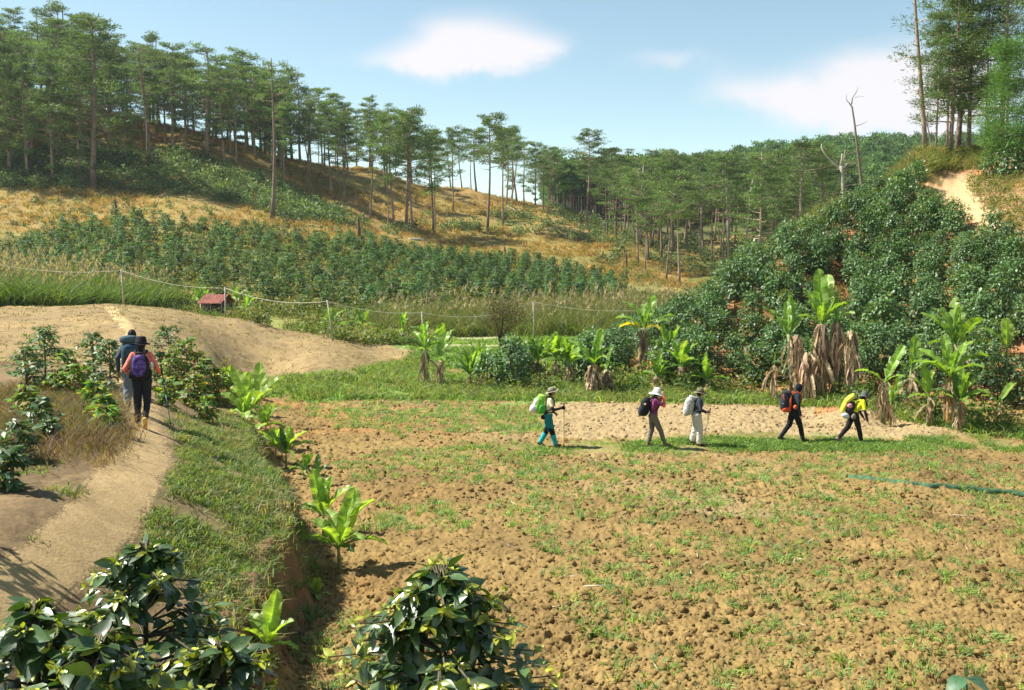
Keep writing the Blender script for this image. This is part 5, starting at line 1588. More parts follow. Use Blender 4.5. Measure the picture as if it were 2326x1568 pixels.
pts = near_pts(2900, Z_LEFTG[:-2] + [(300, 1400)] + Z_LEFTG[-2:], (11.0, 27), 64, (1.2, .46))
pts2 = near_pts(120, [(40, 1000), (250, 1000), (330, 1160), (200, 1290), (40, 1290)], (8.5, 18), 66, (1.0, .56))
pts3 = near_pts(300, [(350, 930), (560, 930), (560, 990), (395, 1000)], (17, 30), 67, (1.0, .42))
pts = tuple(np.concatenate(a) for a in zip(pts, pts2, pts3))
qx, qy = proj(*pts)
k = (pts[0] < edge_x(pts[1]) + .1) & ~inpoly(qx, qy, Z_TRAIL)
scatter('bank_grass', GS, tuple(a[k] for a in pts), (.6, 1.35), 'short green grass growing on the bank right of the path', 'grass', M_GRASS, 65)
# grass hanging over the broken edge of the bank
ye = np.random.default_rng(68).uniform(10.5, 27, 800)
xe = edge_x(ye) + np.random.default_rng(69).uniform(-.45, .5, 800)
scatter('bank_edge_grass', [tuft_proto(170 + i, 16, .28, .014, .07, c, .7) for i, c in enumerate(((.12, .20, .05), (.18, .22, .08), (.26, .22, .11)))], (xe, ye, gz(xe, ye)), (.5, 1.2), 'longer grass hanging over the broken edge of the bank', 'grass', M_GRASS, 70)
# lush strip under the hikers and verge before the hill
LG = [tuft_proto(180 + i, 34, .20, .022, .16, c, .5) for i, c in enumerate(((.14, .25, .05), (.19, .30, .065), (.11, .21, .04), (.24, .32, .08)))]
pts = near_pts(900, [(1000, 1020), (1250, 1012), (1380, 1008), (1600, 996), (1800, 992), (2000, 1000), (2120, 992), (2330, 992), (2700, 995), (2700, 1030), (2300, 1026), (1800, 1028), (1500, 1034), (1250, 1032)], (24, 31), 71, (.8, .47))
scatter('trail_grass', LG, pts, (.55, 1.15), 'green grass strip along which the five hikers walk', 'grass', M_GRASS, 72)
pts = near_pts(4200, [(560, 868), (760, 850), (900, 828), (960, 812), (1010, 850), (930, 870), (1240, 875), (1500, 880), (1760, 900), (1960, 915), (2150, 955), (2340, 970), (2340, 1000), (2150, 975), (1960, 925), (1700, 918), (1240, 912), (1000, 908), (700, 908), (600, 905)], (30, 52), 73, (.6, .33))
scatter('verge_grass', LG + [tuft_proto(190, 30, .36, .025, .2, (.17, .27, .06), .4), tuft_proto(191, 26, .4, .025, .2, (.26, .28, .09), .4)], pts, (.7, 1.5), 'uneven green grass of the verge at the foot of the coffee hillside', 'grass', M_GRASS, 74)
pts = near_pts(1500, [(960, 750), (1130, 748), (1560, 740), (1500, 800), (1250, 860), (1000, 870), (930, 820)], (42, 68), 75, (.3, .42))
scatter('meadow_grass', LG, pts, (1.0, 2.2), 'rough green grass round the pale paddy and behind the bananas', 'grass', M_GRASS, 76)
# tall weeds between the bananas and in front of the bushes
WB = [leafball(200 + i, 60, .42, .75, .17, c) for i, c in enumerate(((.10, .16, .035), (.15, .19, .04), (.08, .13, .03), (.22, .19, .07)))]
pts = near_pts(330, [(1180, 850), (1500, 862), (1760, 885), (1960, 900), (2200, 940), (2340, 945), (2340, 985), (2150, 968), (1960, 915), (1700, 902), (1240, 895), (1040, 895)], (30, 46), 77)
scatter('hillfoot_weeds', WB, pts, (.4, 1.15), 'leafy weeds among the banana stems at the foot of the hillside', 'weeds', M_LEAF, 78)
pts = near_pts(900, [(1250, 860), (1500, 800), (1560, 700), (1800, 560), (2000, 450), (2340, 560), (2340, 940), (2100, 930), (1700, 890)], (36, 62), 79, (.4, .45))
scatter('hillside_weeds', [leafball(210 + i, 40, .5, .35, .15, c) for i, c in enumerate(((.10, .14, .035), (.16, .15, .05), (.2, .15, .07)))], pts, (.4, 1.2), 'low weeds on the red earth between the hillside coffee bushes', 'weeds', M_LEAF, 80)
# dry brown weeds left of the path
DW = [tuft_proto(220 + i, 46, .42, .010, .22, c, .25) for i, c in enumerate(((.20, .13, .08), (.26, .18, .10), (.15, .10, .07), (.14, .15, .06)))]
pts = near_pts(640, Z_WEED, (14, 27), 81, (1.0, .30))
scatter('dry_weeds', DW, pts, (.6, 1.2), 'tangle of dry brown weeds left of the path', 'weeds', M_GRASS, 82)
# sparse stubble on the bare tan rise
pts = near_pts(2600, Z_TAN, (30, 56), 83)
scatter('stubble', [tuft_proto(230 + i, 8, .14, .022, .10, c, .4) for i, c in enumerate(((.30, .22, .11), (.17, .14, .06), (.16, .18, .06)))], pts, (.5, 1.4), 'thin dry stubble dotting the bare tan rise', 'stubble', M_GRASS, 84)
# pale straw litter on the field and plateau
def litter():
    r = np.random.default_rng(85)
    X, Y, Z = near_pts(520, [(640, 920), (2500, 950), (3000, 1700), (500, 1700)], (10.5, 34), 86)
    mb = MB()
    d = rdir(len(X), r, -.12, .2)
    blades(mb, np.stack([X, Y, Z + .05], 1), d, rdir(len(X), r, -.2, .2), r.uniform(.08, .32, len(X)), .016, np.array((.55, .46, .32)) * r.uniform(.6, 1.1, (len(X), 1)))
    tag(link('straw_litter', mb.mesh('straw_litter', M_DEAD)), 'bits of pale straw scattered over the tilled soil', 'straw', kind='stuff')
litter()
# ------------------------------------------------------------------ walkers
def cap_(mb, a, b, ra, rb, seg=12, fl=1.0, c=(1, 1, 1)):
    """tapered capsule from a to b, closed"""
    a, b = np.asarray(a, float), np.asarray(b, float)
    d = b - a
    L_ = np.linalg.norm(d) + 1e-6
    d = d / L_
    ref = np.array([0, 1.0, 0]) if abs(d[1]) < .8 else np.array([1.0, 0, 0])
    s = np.cross(d, ref); s /= np.linalg.norm(s)
    t = np.cross(s, d)
    rings = []
    for k in range(1, 5):
        th = math.pi / 2 * k / 4
        rings.append((-ra * math.cos(th), ra * math.sin(th)))
    for k in range(4):
        th = math.pi / 2 * k / 4
        rings.append((L_ + rb * math.sin(th), rb * math.cos(th)))
    an = np.arange(seg) * 2 * math.pi / seg
    v = [a - d * ra]
    for h, r_ in rings:
        for q in an:
            v.append(a + d * h + r_ * (math.cos(q) * s * fl + math.sin(q) * t))
    v.append(b + d * rb)
    n = len(rings)
    Q = [(1 + i * seg + j, 1 + i * seg + (j + 1) % seg, 1 + (i + 1) * seg + (j + 1) % seg, 1 + (i + 1) * seg + j) for i in range(n - 1) for j in range(seg)]
    T = [(0, 1 + (j + 1) % seg, 1 + j) for j in range(seg)] + [(len(v) - 1, 1 + (n - 1) * seg + j, 1 + (n - 1) * seg + (j + 1) % seg) for j in range(seg)]
    mb.add(v, Q, T, c)
def ell(mb, cen, rad, rot=None, seg=18, e=1.0, c=(1, 1, 1), noise=0.0, seed=0):
    """ellipsoid, boxier when e < 1"""
    nv = seg // 2 + 1
    V = []
    sp_ = lambda x: math.copysign(abs(x) ** e, x)
    for i in range(1, nv - 1):
        th = -math.pi / 2 + math.pi * i / (nv - 1)
        for j in range(seg):
            ph = 2 * math.pi * j / seg
            V.append((sp_(math.cos(th)) * sp_(math.cos(ph)), sp_(math.cos(th)) * sp_(math.sin(ph)), sp_(math.sin(th))))
    V = [(0, 0, -1)] + V + [(0, 0, 1)]
    V = np.array(V) * np.asarray(rad)
    if noise:
        V = V * (1 + noise * (fbm(V[:, 0] * 14 + seed, V[:, 1] * 14 + V[:, 2] * 11, 3, seed)[:, None] - .5) * 2)
    if rot is not None:
        V = V @ np.array(Matrix.Rotation(rot, 3, 'Y')).T
    V = V + np.asarray(cen)
    m = nv - 2
    Q = [(1 + i * seg + j, 1 + i * seg + (j + 1) % seg, 1 + (i + 1) * seg + (j + 1) % seg, 1 + (i + 1) * seg + j) for i in range(m - 1) for j in range(seg)]
    T = [(0, 1 + (j + 1) % seg, 1 + j) for j in range(seg)] + [(len(V) - 1, 1 + (m - 1) * seg + j, 1 + (m - 1) * seg + (j + 1) % seg) for j in range(seg)]
    mb.add(V, Q, T, c)
def loft(mb, secs, seg=20, c=(1, 1, 1), e=.85):
    """closed tube of elliptical sections: (centre, half depth, half width)"""
    V = []
    for (cn, rx, ry) in secs:
        for j in range(seg):
            ph = 2 * math.pi * j / seg
            x, y = math.cos(ph), math.sin(ph)
            V.append((cn[0] + rx * math.copysign(abs(x) ** e, x), cn[1] + ry * math.copysign(abs(y) ** e, y), cn[2]))
    n = len(secs)
    V = [tuple(secs[0][0])] + V + [tuple(secs[-1][0])]
    Q = [(1 + i * seg + j, 1 + i * seg + (j + 1) % seg, 1 + (i + 1) * seg + (j + 1) % seg, 1 + (i + 1) * seg + j) for i in range(n - 1) for j in range(seg)]
    T = [(0, 1 + (j + 1) % seg, 1 + j) for j in range(seg)] + [(len(V) - 1, 1 + (n - 1) * seg + j, 1 + (n - 1) * seg + (j + 1) % seg) for j in range(seg)]
    mb.add(V, Q, T, c)
def fuse(mb, name, m, vox=.009, smooth=3, wr=0.0, seed=0):
    """voxel-fuse the overlapping pieces into one continuous skin"""
    me = mb.mesh('tmp', m)
    o = bpy.data.objects.new('tmp', me)
    col.objects.link(o)
    md = o.modifiers.new('r', 'REMESH'); md.mode = 'VOXEL'; md.voxel_size = vox; md.use_smooth_shade = True
    if smooth:
        s = o.modifiers.new('s', 'SMOOTH'); s.factor = .5; s.iterations = smooth
    dg = bpy.context.evaluated_depsgraph_get()
    dg.update()
    out_ = bpy.data.meshes.new_from_object(o.evaluated_get(dg))
    out_.name = name
    bpy.data.objects.remove(o)
    n = len(out_.vertices)
    co = np.empty(n * 3, np.float32)
    out_.vertices.foreach_get('co', co)
    co = co.reshape(-1, 3).astype(float)
    if wr:                                                   # cloth folds
        nr = np.empty(n * 3, np.float32); out_.vertices.foreach_get('normal', nr); nr = nr.reshape(-1, 3)
        f = fbm(co[:, 0] * 9 + co[:, 1] * 7 + seed, co[:, 2] * 17 + co[:, 1] * 9, 3, seed) - .5
        co = co + nr * (f * wr * 2)[:, None]
        out_.vertices.foreach_set('co', co.astype(np.float32).ravel())
    out_.polygons.foreach_set('use_smooth', np.ones(len(out_.polygons), bool))
    if 'col' in out_.color_attributes:
        out_.color_attributes.remove(out_.color_attributes['col'])
    at = out_.color_attributes.new('col', 'FLOAT_COLOR', 'POINT')
    at.data.foreach_set('color', np.ones(n * 4, np.float32))
    out_.materials.clear(); out_.materials.append(m)
    return out_
_cm = {}
def cloth(c, rough=.9, patt=0.0):
    k = (tuple(c), rough, patt)
    if k not in _cm:
        _cm[k] = mat('cloth_%d' % len(_cm), c, attr=False, rough=rough, nscale=14 if patt else 7, namt=patt if patt else .10, spec=.2, bump=.25, bscale=60)
    return _cm[k]
M_SKIN = mat('skin', (.36, .20, .125), attr=False, rough=.6, nscale=9, namt=.08, spec=.35)
M_EYE = mat('eye', (.02, .015, .012), attr=False, rough=.2, spec=.5)
V3 = lambda *a: np.array(a, float)
def hand(mb, w_, d, side, curl=.8, grow=0.0):
    """palm and five bent fingers; w_ wrist, d direction, side = towards the thumb"""
    d = unit(V3(*d)); sd = unit(V3(*side) - d * np.dot(side, d)); nrm = np.cross(d, sd)
    pc = w_ + d * .045
    cap_(mb, w_ + sd * .012, w_ + d * .075 + sd * .022, .017 + grow, .016 + grow, 8)
    cap_(mb, w_ - sd * .012, w_ + d * .072 - sd * .022, .017 + grow, .015 + grow, 8)
    cap_(mb, w_, w_ + d * .075, .019 + grow, .017 + grow, 8)
    for i, (off, ln) in enumerate(((.030, .066), (.011, .074), (-.009, .069), (-.029, .054))):
        p = w_ + d * .082 + sd * off
        a = curl * .55
        d1 = d * math.cos(a) + nrm * math.sin(a)
        d2 = d * math.cos(a * 2.6) + nrm * math.sin(a * 2.6)
        q = p + d1 * ln * .48
        r2 = q + d2 * ln * .40
        cap_(mb, p, q, .0092 + grow, .0085 + grow, 7); cap_(mb, q, r2, .0085 + grow, .0072 + grow, 7)
    p = w_ + d * .025 + sd * .028
    q = p + unit(d * .6 + sd * .8 + nrm * .35) * .036
    cap_(mb, p, q, .0115 + grow, .010 + grow, 7); cap_(mb, q, q + unit(d * .9 + sd * .25 + nrm * .5) * .028, .010 + grow, .008 + grow, 7)

def person(loc, rz, scale, J, wear, label):
    """J: joints in the walker's frame (x forward, y left, z up, 1.66 m tall)"""
    o = thing('person', loc, rz, scale, label, 'person')
    pel, wst, chs, nck, hd = J['pelvis'], J['waist'], J['chest'], J['neck'], J['head']
    def torso(mb, g, low=-.06, up=True):
        s = [(V3(pel[0], 0, pel[2] + low), .085 + g, .125 + g), (pel, .105 + g, .158 + g), ((pel + wst) / 2, .098 + g, .148 + g), (wst, .090 + g, .132 + g), ((wst + chs) / 2, .105 + g, .150 + g), (chs, .112 + g, .170 + g)]
        top = chs + (nck - chs) * .55
        s += [(top, .088 + g, .165 + g), (nck - V3(0, 0, .015), .055 + g, .085 + g)]
        s.sort(key=lambda t: t[0][2])
        loft(mb, s)
    sh = {}
    for k, sg in (('l', 1), ('r', -1)):
        sh[k] = chs + (nck - chs) * .62 + V3(0, sg * .165, 0)
    hips = {k: pel + V3(0, sg * .085, -.01) for k, sg in (('l', 1), ('r', -1))}
    # body, one continuous surface
    b = MB()
    torso(b, -.012)
    cap_(b, nck - V3(0, 0, .03), hd - V3(.01, 0, .06), .052, .050)
    tl = J.get('tilt', 0.0)
    ell(b, hd, (.090, .074, .108), rot=tl)
    ell(b, hd + V3(.02, 0, -.055), (.062, .054, .052), rot=tl)
    cap_(b, hd + V3(.082, 0, .012), hd + V3(.104, 0, -.022), .011, .015, 8)              # nose
    cap_(b, hd + V3(.078, -.03, .024), hd + V3(.078, .03, .024), .012, .012, 8)          # brow
    cap_(b, hd + V3(.078, -.016, -.052), hd + V3(.078, .016, -.052), .010, .010, 8)      # lips
    for sg in (-1, 1):
        ell(b, hd + V3(-.005, sg * .075, -.005), (.018, .010, .030), seg=10)
    for k, sg in (('l', 1), ('r', -1)):
        el, wr_ = J['elbow_' + k], J['wrist_' + k]
        cap_(b, sh[k], el, .046, .036); cap_(b, el, wr_, .036, .025)
        kn, an = J['knee_' + k], J['ankle_' + k]
        cap_(b, hips[k], kn, .082, .053); cap_(b, kn, an, .053, .036)
        cap_(b, kn + (an - kn) * .12 - V3(.012, 0, 0), kn + (an - kn) * .5 - V3(.012, 0, 0), .050, .040)
        hdv = J.get('hand_' + k, wr_ - el)
        hand(b, wr_, hdv, V3(.4, -sg * 1.0, .3) if not J.get('grip_' + k) else V3(0, 0, 1.0), J.get('curl_' + k, .7))
        fd = J['foot_' + k]
        ft = an - V3(0, 0, .0)
        cap_(b, ft, ft + fd * .14 - V3(0, 0, .045) * (1 if fd[2] > -.5 else 0), .036, .026)
    link('body', fuse(b, 'body', wear.get('skin', M_SKIN), .0075, 2), o)
    for sg in (-1, 1):
        e = MB()
        ell(e, hd + V3(.080, sg * .028, .004), (.010, .012, .008), seg=8)
        link('eye', e.mesh('eye', M_EYE, True), o)
    # trousers
    t = MB()
    loose = wear.get('loose', .012)
    s = [(V3(pel[0], 0, pel[2] - .07), .098 + loose, .14 + loose), (pel, .116 + loose * .6, .170 + loose * .6), ((pel + wst) / 2, .108, .156), ((pel + wst) / 2 + V3(0, 0, .03), .104, .150)]
    loft(t, s)
    for k in 'lr':
        kn, an = J['knee_' + k], J['ankle_' + k]
        cap_(t, hips[k], kn, .094 + loose, .064 + loose); cap_(t, kn, an + (kn - an) * .09, .064 + loose, .047 + loose * 1.2)
        cap_(t, hips[k] - V3(.035, 0, .02), hips[k] * .6 + kn * .4, .088 + loose, .07 + loose)
    link('trousers', fuse(t, 'trousers', cloth(wear['trousers']), .012, 2, .007 + loose * .25, 3), o)
    if 'knee' in wear:
        for k in 'lr':
            kb = MB()
            kn, an, hp_ = J['knee_' + k], J['ankle_' + k], hips[k]
            cap_(kb, kn + (hp_ - kn) * .20, kn + (an - kn) * .22, .083, .078)
            link('knee_pad', fuse(kb, 'knee_pad', cloth(wear['knee']), .010, 2), o)
    if 'shin' in wear:
        for k in 'lr':
            kb = MB()
            kn, an = J['knee_' + k], J['ankle_' + k]
            cap_(kb, kn + (an - kn) * .34, an + (kn - an) * .05, .078, .066)
            link('gaiter', fuse(kb, 'gaiter', cloth(wear['shin']), .010, 2), o)
    # shirt
    s_ = MB()
    torso(s_, wear.get('bulk', .010), low=.02 if not wear.get('long') else -.10)
    sl = wear.get('sleeve', .45)
    for k in 'lr':
        el, wr_ = J['elbow_' + k], J['wrist_' + k]
        cap_(s_, sh[k] + V3(0, -.02 if k == 'l' else .02, 0), sh[k] + (el - sh[k]) * min(1, sl * 2), .066, .054)
        if sl > .5:
            cap_(s_, el, el + (wr_ - el) * (sl - .5) * 2, .052, .040)
    link('shirt', fuse(s_, 'shirt', cloth(wear['shirt'], .9, wear.get('patt', 0)), .011, 2, .006, 5), o)
    if 'arms' in wear:
        for k in 'lr':
            a_ = MB()
            el, wr_ = J['elbow_' + k], J['wrist_' + k]
            st_ = sh[k] + (el - sh[k]) * min(.9, sl * 2 - .1)
            cap_(a_, st_, el, .048, .043); cap_(a_, el, wr_, .043, .034)
            if wear.get('gloves'):
                hand(a_, wr_, J.get('hand_' + k, wr_ - el), V3(.4, -1.0 if k == 'l' else 1.0, .3) if not J.get('grip_' + k) else V3(0, 0, 1.0), J.get('curl_' + k, .7), .004)
            link('arm_sleeve', fuse(a_, 'arm_sleeve', cloth(wear['arms']), .007, 1, .002, 6), o)
    # shoes
    for k in 'lr':
        an, fd = J['ankle_' + k], unit(J['foot_' + k])
        up = unit(np.cross(fd, V3(0, 1, 0))) * -1
        if up[2] < 0: up = -up
        m = MB()
        cap_(m, an + up * .02, an - up * .035, .046, .044)
        cap_(m, an - up * .045 - fd * .03, an - up * .050 + fd * .13, .042, .036)
        cap_(m, an - up * .02, an - up * .045 + fd * .10, .042, .034)
        link('shoe', fuse(m, 'shoe', cloth(wear.get('shoes', (.08, .06, .05)), .8), .009, 1), o)
    # hair / head cover
    if 'hair' in wear:
        h_ = MB()
        ell(h_, hd + V3(-.022, 0, .012), (.096, .085, .112), rot=tl)
        if wear.get('long_hair'):
            cap_(h_, hd + V3(-.06, 0, -.03), nck + V3(-.075, 0, -.02), .058, .045)
        link('hair', fuse(h_, 'hair', cloth(wear['hair'], .7, .3), .010, 1, .004, 8), o)
    if 'hood' in wear:
        h_ = MB()
        ell(h_, hd + V3(-.008, 0, .002), (.104, .092, .124), rot=tl)
        cap_(h_, hd - V3(.01, 0, .06), nck, .074, .078)
        link('hood', fuse(h_, 'hood', cloth(wear['hood']), .010, 2, .003, 8), o)
    if 'hat' in wear:
        hc, brim, crown, ht, hz, tip = wear['hat']            # colour, brim radius, crown height, tilt, lift, droop
        m = MB()
        n = 36
        prof = [(.0, crown), (.06, crown * .98), (.088, crown * .80), (.098, .01), (.104, 0), (brim * .6, -tip * .4), (brim, -tip), (brim + .004, -tip - .008), (brim * .6, -tip * .4 - .012), (.104, -.014), (.094, -.02)]
        V = []
        for j, (r_, z_) in enumerate(prof):
            for i in range(n):
                a = 2 * math.pi * i / n
                wv = .010 * math.sin(3 * a + 1) * (r_ / brim) ** 2 if j > 4 else 0
                V.append((r_ * math.cos(a) * 1.06, r_ * math.sin(a), z_ + wv * 1.5))
        V = np.array(V) @ np.array(Matrix.Rotation(ht, 3, 'Y')).T + hd + V3(-.005, 0, hz)
        Q = [(j * n + i, j * n + (i + 1) % n, (j + 1) * n + (i + 1) % n, (j + 1) * n + i) for j in range(len(prof) - 1) for i in range(n)]
        m.add(V, Q, None)
        link('hat', m.mesh('hat', cloth(hc), True), o)
        if wear.get('band'):
            bm_ = MB()
            a = np.arange(25) * 2 * math.pi / 24
            pts = np.stack([.105 * np.cos(a) * 1.04, .101 * np.sin(a), 0 * a + .022], 1) @ np.array(Matrix.Rotation(ht, 3, 'Y')).T + hd + V3(-.005, 0, hz)
            tube(bm_, pts, .013, 5)
            link('hat_band', bm_.mesh('hat_band', cloth(wear['band']), True), o)
    return o, sh
def pack_thing(loc, rz, scale, parts, sh, label, nck, at, strap=(.03, .03, .035)):
    """parts: (name, centre, radii, rotation, boxiness, colour, pattern)"""
    o = thing('backpack', loc, rz, scale, label, 'backpack')
    for nm, cn, rd, rot, e_, cc, pt in parts:
        m = MB()
        ell(m, V3(*cn), rd, rot=rot, seg=26, e=e_, noise=.06, seed=int(abs(cn[2]) * 97))
        link(nm, m.mesh(nm, cloth(cc, .8, pt), True), o)
    for k, sg in (('l', 1), ('r', -1)):
        m = MB()
        s_ = sh[k] * V3(1, .62, 1)
        pts = [at + V3(.03, sg * .07, .17), s_ + V3(-.05, 0, .085), s_ + V3(.03, 0, .088), s_ + V3(.115, 0, 0), s_ + V3(.115, sg * .03, -.14), s_ + V3(.04, sg * .055, -.26), at + V3(.06, sg * .12, -.17)]
        P_ = np.array(pts)
        tt = np.linspace(0, len(P_) - 1, 22)
        Pc = np.stack([np.interp(tt, range(len(P_)), P_[:, i]) for i in range(3)], 1)
        for _ in range(2):
            Pc[1:-1] = (Pc[:-2] + 2 * Pc[1:-1] + Pc[2:]) / 4
        tube(m, Pc, .019, 6)
        link('strap', m.mesh('strap', cloth(strap), True), o)
    return o
def pole_thing(loc, rz, scale, a, b, label, c=(.06, .07, .09)):
    o = thing('trekking_pole', loc, rz, scale, label, 'trekking pole')
    a, b = V3(*a), V3(*b)
    m = MB(); tube(m, [a, a + (b - a) * .45], [.0095, .009], 8); tube(m, [a + (b - a) * .44, b], [.0075, .006], 8)
    link('shaft', m.mesh('shaft', mat('pole_metal', c, attr=False, rough=.35, metal=.3), True), o)
    m = MB(); cap_(m, a + (a - b) * .05, a + (b - a) * .10, .019, .016, 10)
    link('grip', m.mesh('grip', cloth((.02, .02, .02)), True), o)
    m = MB(); ell(m, b + (a - b) * .05, (.03, .03, .006), seg=12)
    link('basket', m.mesh('basket', cloth((.02, .02, .02)), True), o)
    return o
def ground_at(px, py, D=None):
    p = hit(px, py, 9, 60)
    return p
def pose(lean=.03, **k):
    J = dict(pelvis=V3(0, 0, .90), waist=V3(lean * .35, 0, 1.04), chest=V3(lean * .8, 0, 1.22), neck=V3(lean * 1.2, 0, 1.42), head=V3(lean * 1.2 + .04, 0, 1.545))
    J.update({a: V3(*b) if isinstance(b, tuple) else b for a, b in k.items()})
    for s in 'lr':
        J.setdefault('foot_' + s, V3(1, 0, -.05))
    return J
BLK = (.012, .013, .017)
# 1 teal trousers, leading the gap on the left
p = ground_at(1245, 1016); s = 136 / FPX * p.y / 1.66
J = pose(.05, knee_r=(.10, -.09, .47), ankle_r=(.20, -.09, .10), foot_r=(1, 0, .15), knee_l=(-.02, .09, .47), ankle_l=(-.22, .09, .13), foot_l=(.9, 0, -.4),
         elbow_r=(.13, -.24, 1.08), wrist_r=(.35, -.22, 1.13), hand_r=(1, .05, .05), grip_r=1, curl_r=1.2, elbow_l=(.00, .24, 1.08), wrist_l=(.17, .20, .95), curl_l=.7)
_, sh = person(p, 0, s, J, dict(trousers=(.012, .19, .21), knee=BLK, shin=(.03, .38, .42), shirt=(.70, .64, .40), sleeve=.30, arms=BLK, gloves=True, shoes=(.07, .05, .04), hair=(.015, .012, .01), hat=((.24, .22, .14), .19, .10, -.32, .05, .025), band=(.1, .09, .06), bulk=.016, long=False), 'person in teal trousers and a wide olive hat walking with a pole')
pack_thing(p, 0, s, [('main_bag', (-.24, 0, 1.20), (.13, .16, .26), .12, .7, (.20, .52, .06), .45), ('lid', (-.17, 0, 1.42), (.11, .13, .07), .3, .8, (.34, .58, .10), .3), ('pocket', (-.29, -.03, 1.27), (.12, .11, .13), .1, .8, (.66, .66, .62), .25),
                     ('side_pocket', (-.17, -.15, 1.10), (.09, .05, .13), 0, .8, (.06, .34, .04), .3), ('plastic_bag', (-.40, -.03, 1.10), (.12, .12, .14), .4, 1, (.68, .62, .64), .2), ('waist_pouch', (-.14, -.10, .86), (.07, .06, .06), 0, .8, BLK, 0), ('hip_belt', (-.03, -.0, .99), (.16, .17, .045), 0, .8, BLK, 0)], sh, 'green and white rucksack with a pale plastic bag, on the teal-trousered walker', J['neck'], V3(-.14, 0, 1.2))
pole_thing(p, 0, s, (.43, -.20, 1.20), (.44, -.20, .0), 'dark trekking pole held by the walker in teal trousers')
# 2 white hat, purple shirt, arm raised
p = ground_at(1483, 1017); s = 138 / FPX * p.y / 1.68
J = pose(.04, head=(.10, 0, 1.53), knee_r=(.20, -.09, .48), ankle_r=(.32, -.09, .12), foot_r=(1, 0, .25), knee_l=(-.03, .09, .47), ankle_l=(-.12, .09, .09), foot_l=(1, 0, -.05),
         elbow_r=(.27, -.20, 1.20), wrist_r=(.28, -.12, 1.44), hand_r=(-.1, .3, 1), curl_r=.5, elbow_l=(.20, .22, 1.22), wrist_l=(.26, .12, 1.43), hand_l=(-.1, -.3, 1), curl_l=.5)
_, sh = person(p, 0, s, J, dict(trousers=(.16, .135, .11), shirt=(.19, .04, .12), sleeve=.36, patt=.3, arms=(.72, .12, .13), shoes=(.22, .13, .09), hair=(.015, .012, .01), hat=((.78, .76, .70), .20, .13, .16, .03, .055), band=(.55, .52, .46), bulk=.014, loose=.008), 'person in a purple shirt and big white hat raising both hands to the face')
pack_thing(p, 0, s, [('main_bag', (-.23, 0, 1.14), (.14, .15, .25), .18, .75, BLK, 0), ('pocket', (-.34, 0, 1.04), (.08, .12, .15), .1, .8, (.03, .032, .042), .2), ('lid', (-.17, 0, 1.36), (.09, .12, .07), .4, .9, BLK, 0), ('patch', (-.25, -.145, 1.24), (.035, .012, .028), 0, 1, (.8, .68, .52), 0)], sh, 'black daypack with a pale patch, on the white-hatted walker', J['neck'], V3(-.14, 0, 1.18))
# 3 cream trousers
p = ground_at(1582, 1012); s = 130 / FPX * p.y / 1.66
J = pose(.04, knee_r=(.08, -.08, .47), ankle_r=(.06, -.08, .09), knee_l=(-.02, .09, .48), ankle_l=(-.12, .09, .14), foot_l=(.8, 0, -.6), elbow_r=(.06, -.24, 1.08), wrist_r=(.24, -.21, 1.01), hand_r=(1, 0, 0), grip_r=1, curl_r=1.2, elbow_l=(.02, .24, 1.08), wrist_l=(.2, .2, .98))
_, sh = person(p, 0, s, J, dict(trousers=(.56, .52, .46), loose=.030, shirt=(.045, .052, .065), sleeve=.95, long=True, shoes=(.05, .045, .04), hair=(.015, .012, .01), hat=((.17, .14, .09), .18, .11, .06, .045, .03), band=(.08, .065, .045), bulk=.018), 'person in loose cream trousers and a brown sun hat with a pale cane')
pack_thing(p, 0, s, [('main_bag', (-.23, 0, 1.16), (.14, .16, .27), .15, .72, (.42, .42, .40), .35), ('pocket', (-.32, 0, 1.02), (.09, .13, .15), .1, .8, (.52, .51, .46), .4), ('lid', (-.13, 0, 1.41), (.12, .13, .06), .45, .85, (.38, .38, .37), .3)], sh, 'grey-white rucksack on the walker in cream trousers', J['neck'], V3(-.14, 0, 1.2), strap=(.3, .3, .28))
pole_thing(p, 0, s, (.34, -.21, 1.08), (.20, -.21, .35), 'thin pale walking stick held by the walker in cream trousers', (.5, .48, .46))
# 4 black clothes, orange pack
p = ground_at(1802, 1004); s = 136 / FPX * p.y / 1.68
J = pose(.06, head=(.13, 0, 1.55), knee_r=(.16, -.09, .48), ankle_r=(.24, -.09, .10), foot_r=(1, 0, .1), knee_l=(-.10, .09, .48), ankle_l=(-.34, .09, .13), foot_l=(.85, 0, -.5),
         elbow_r=(.06, -.24, 1.06), wrist_r=(.11, -.23, .80), curl_r=.6, elbow_l=(.14, .24, 1.06), wrist_l=(.25, .22, .80), curl_l=.5)
_, sh = person(p, 0, s, J, dict(trousers=(.016, .018, .022), shirt=(.028, .032, .042), sleeve=.36, arms=(.014, .015, .02), shoes=(.02, .035, .03), hood=(.014, .015, .02), bulk=.014), 'person dressed all in black with a tight black hood, arms swinging')
pack_thing(p, 0, s, [('main_bag', (-.25, 0, 1.14), (.14, .16, .28), .06, .7, (.028, .03, .045), .2), ('lid', (-.22, 0, 1.40), (.13, .15, .07), .15, .8, (.03, .032, .045), .1), ('base_panel', (-.23, 0, .95), (.145, .165, .10), .1, .75, (.62, .09, .03), .15), ('side_panel', (-.15, -.145, 1.12), (.035, .03, .20), .1, .8, (.62, .09, .03), .1),
                     ('side_panel', (-.32, -.12, 1.26), (.022, .03, .12), -.3, .8, (.62, .09, .03), .1), ('pocket', (-.02, -.19, 1.02), (.055, .04, .065), 0, 1, (.70, .13, .06), .1), ('reflector', (-.31, -.13, 1.10), (.055, .012, .018), .3, 1, (.75, .72, .7), 0)], sh, 'black and orange-red trekking rucksack on the walker in black', J['neck'], V3(-.14, 0, 1.2), strap=(.55, .1, .04))
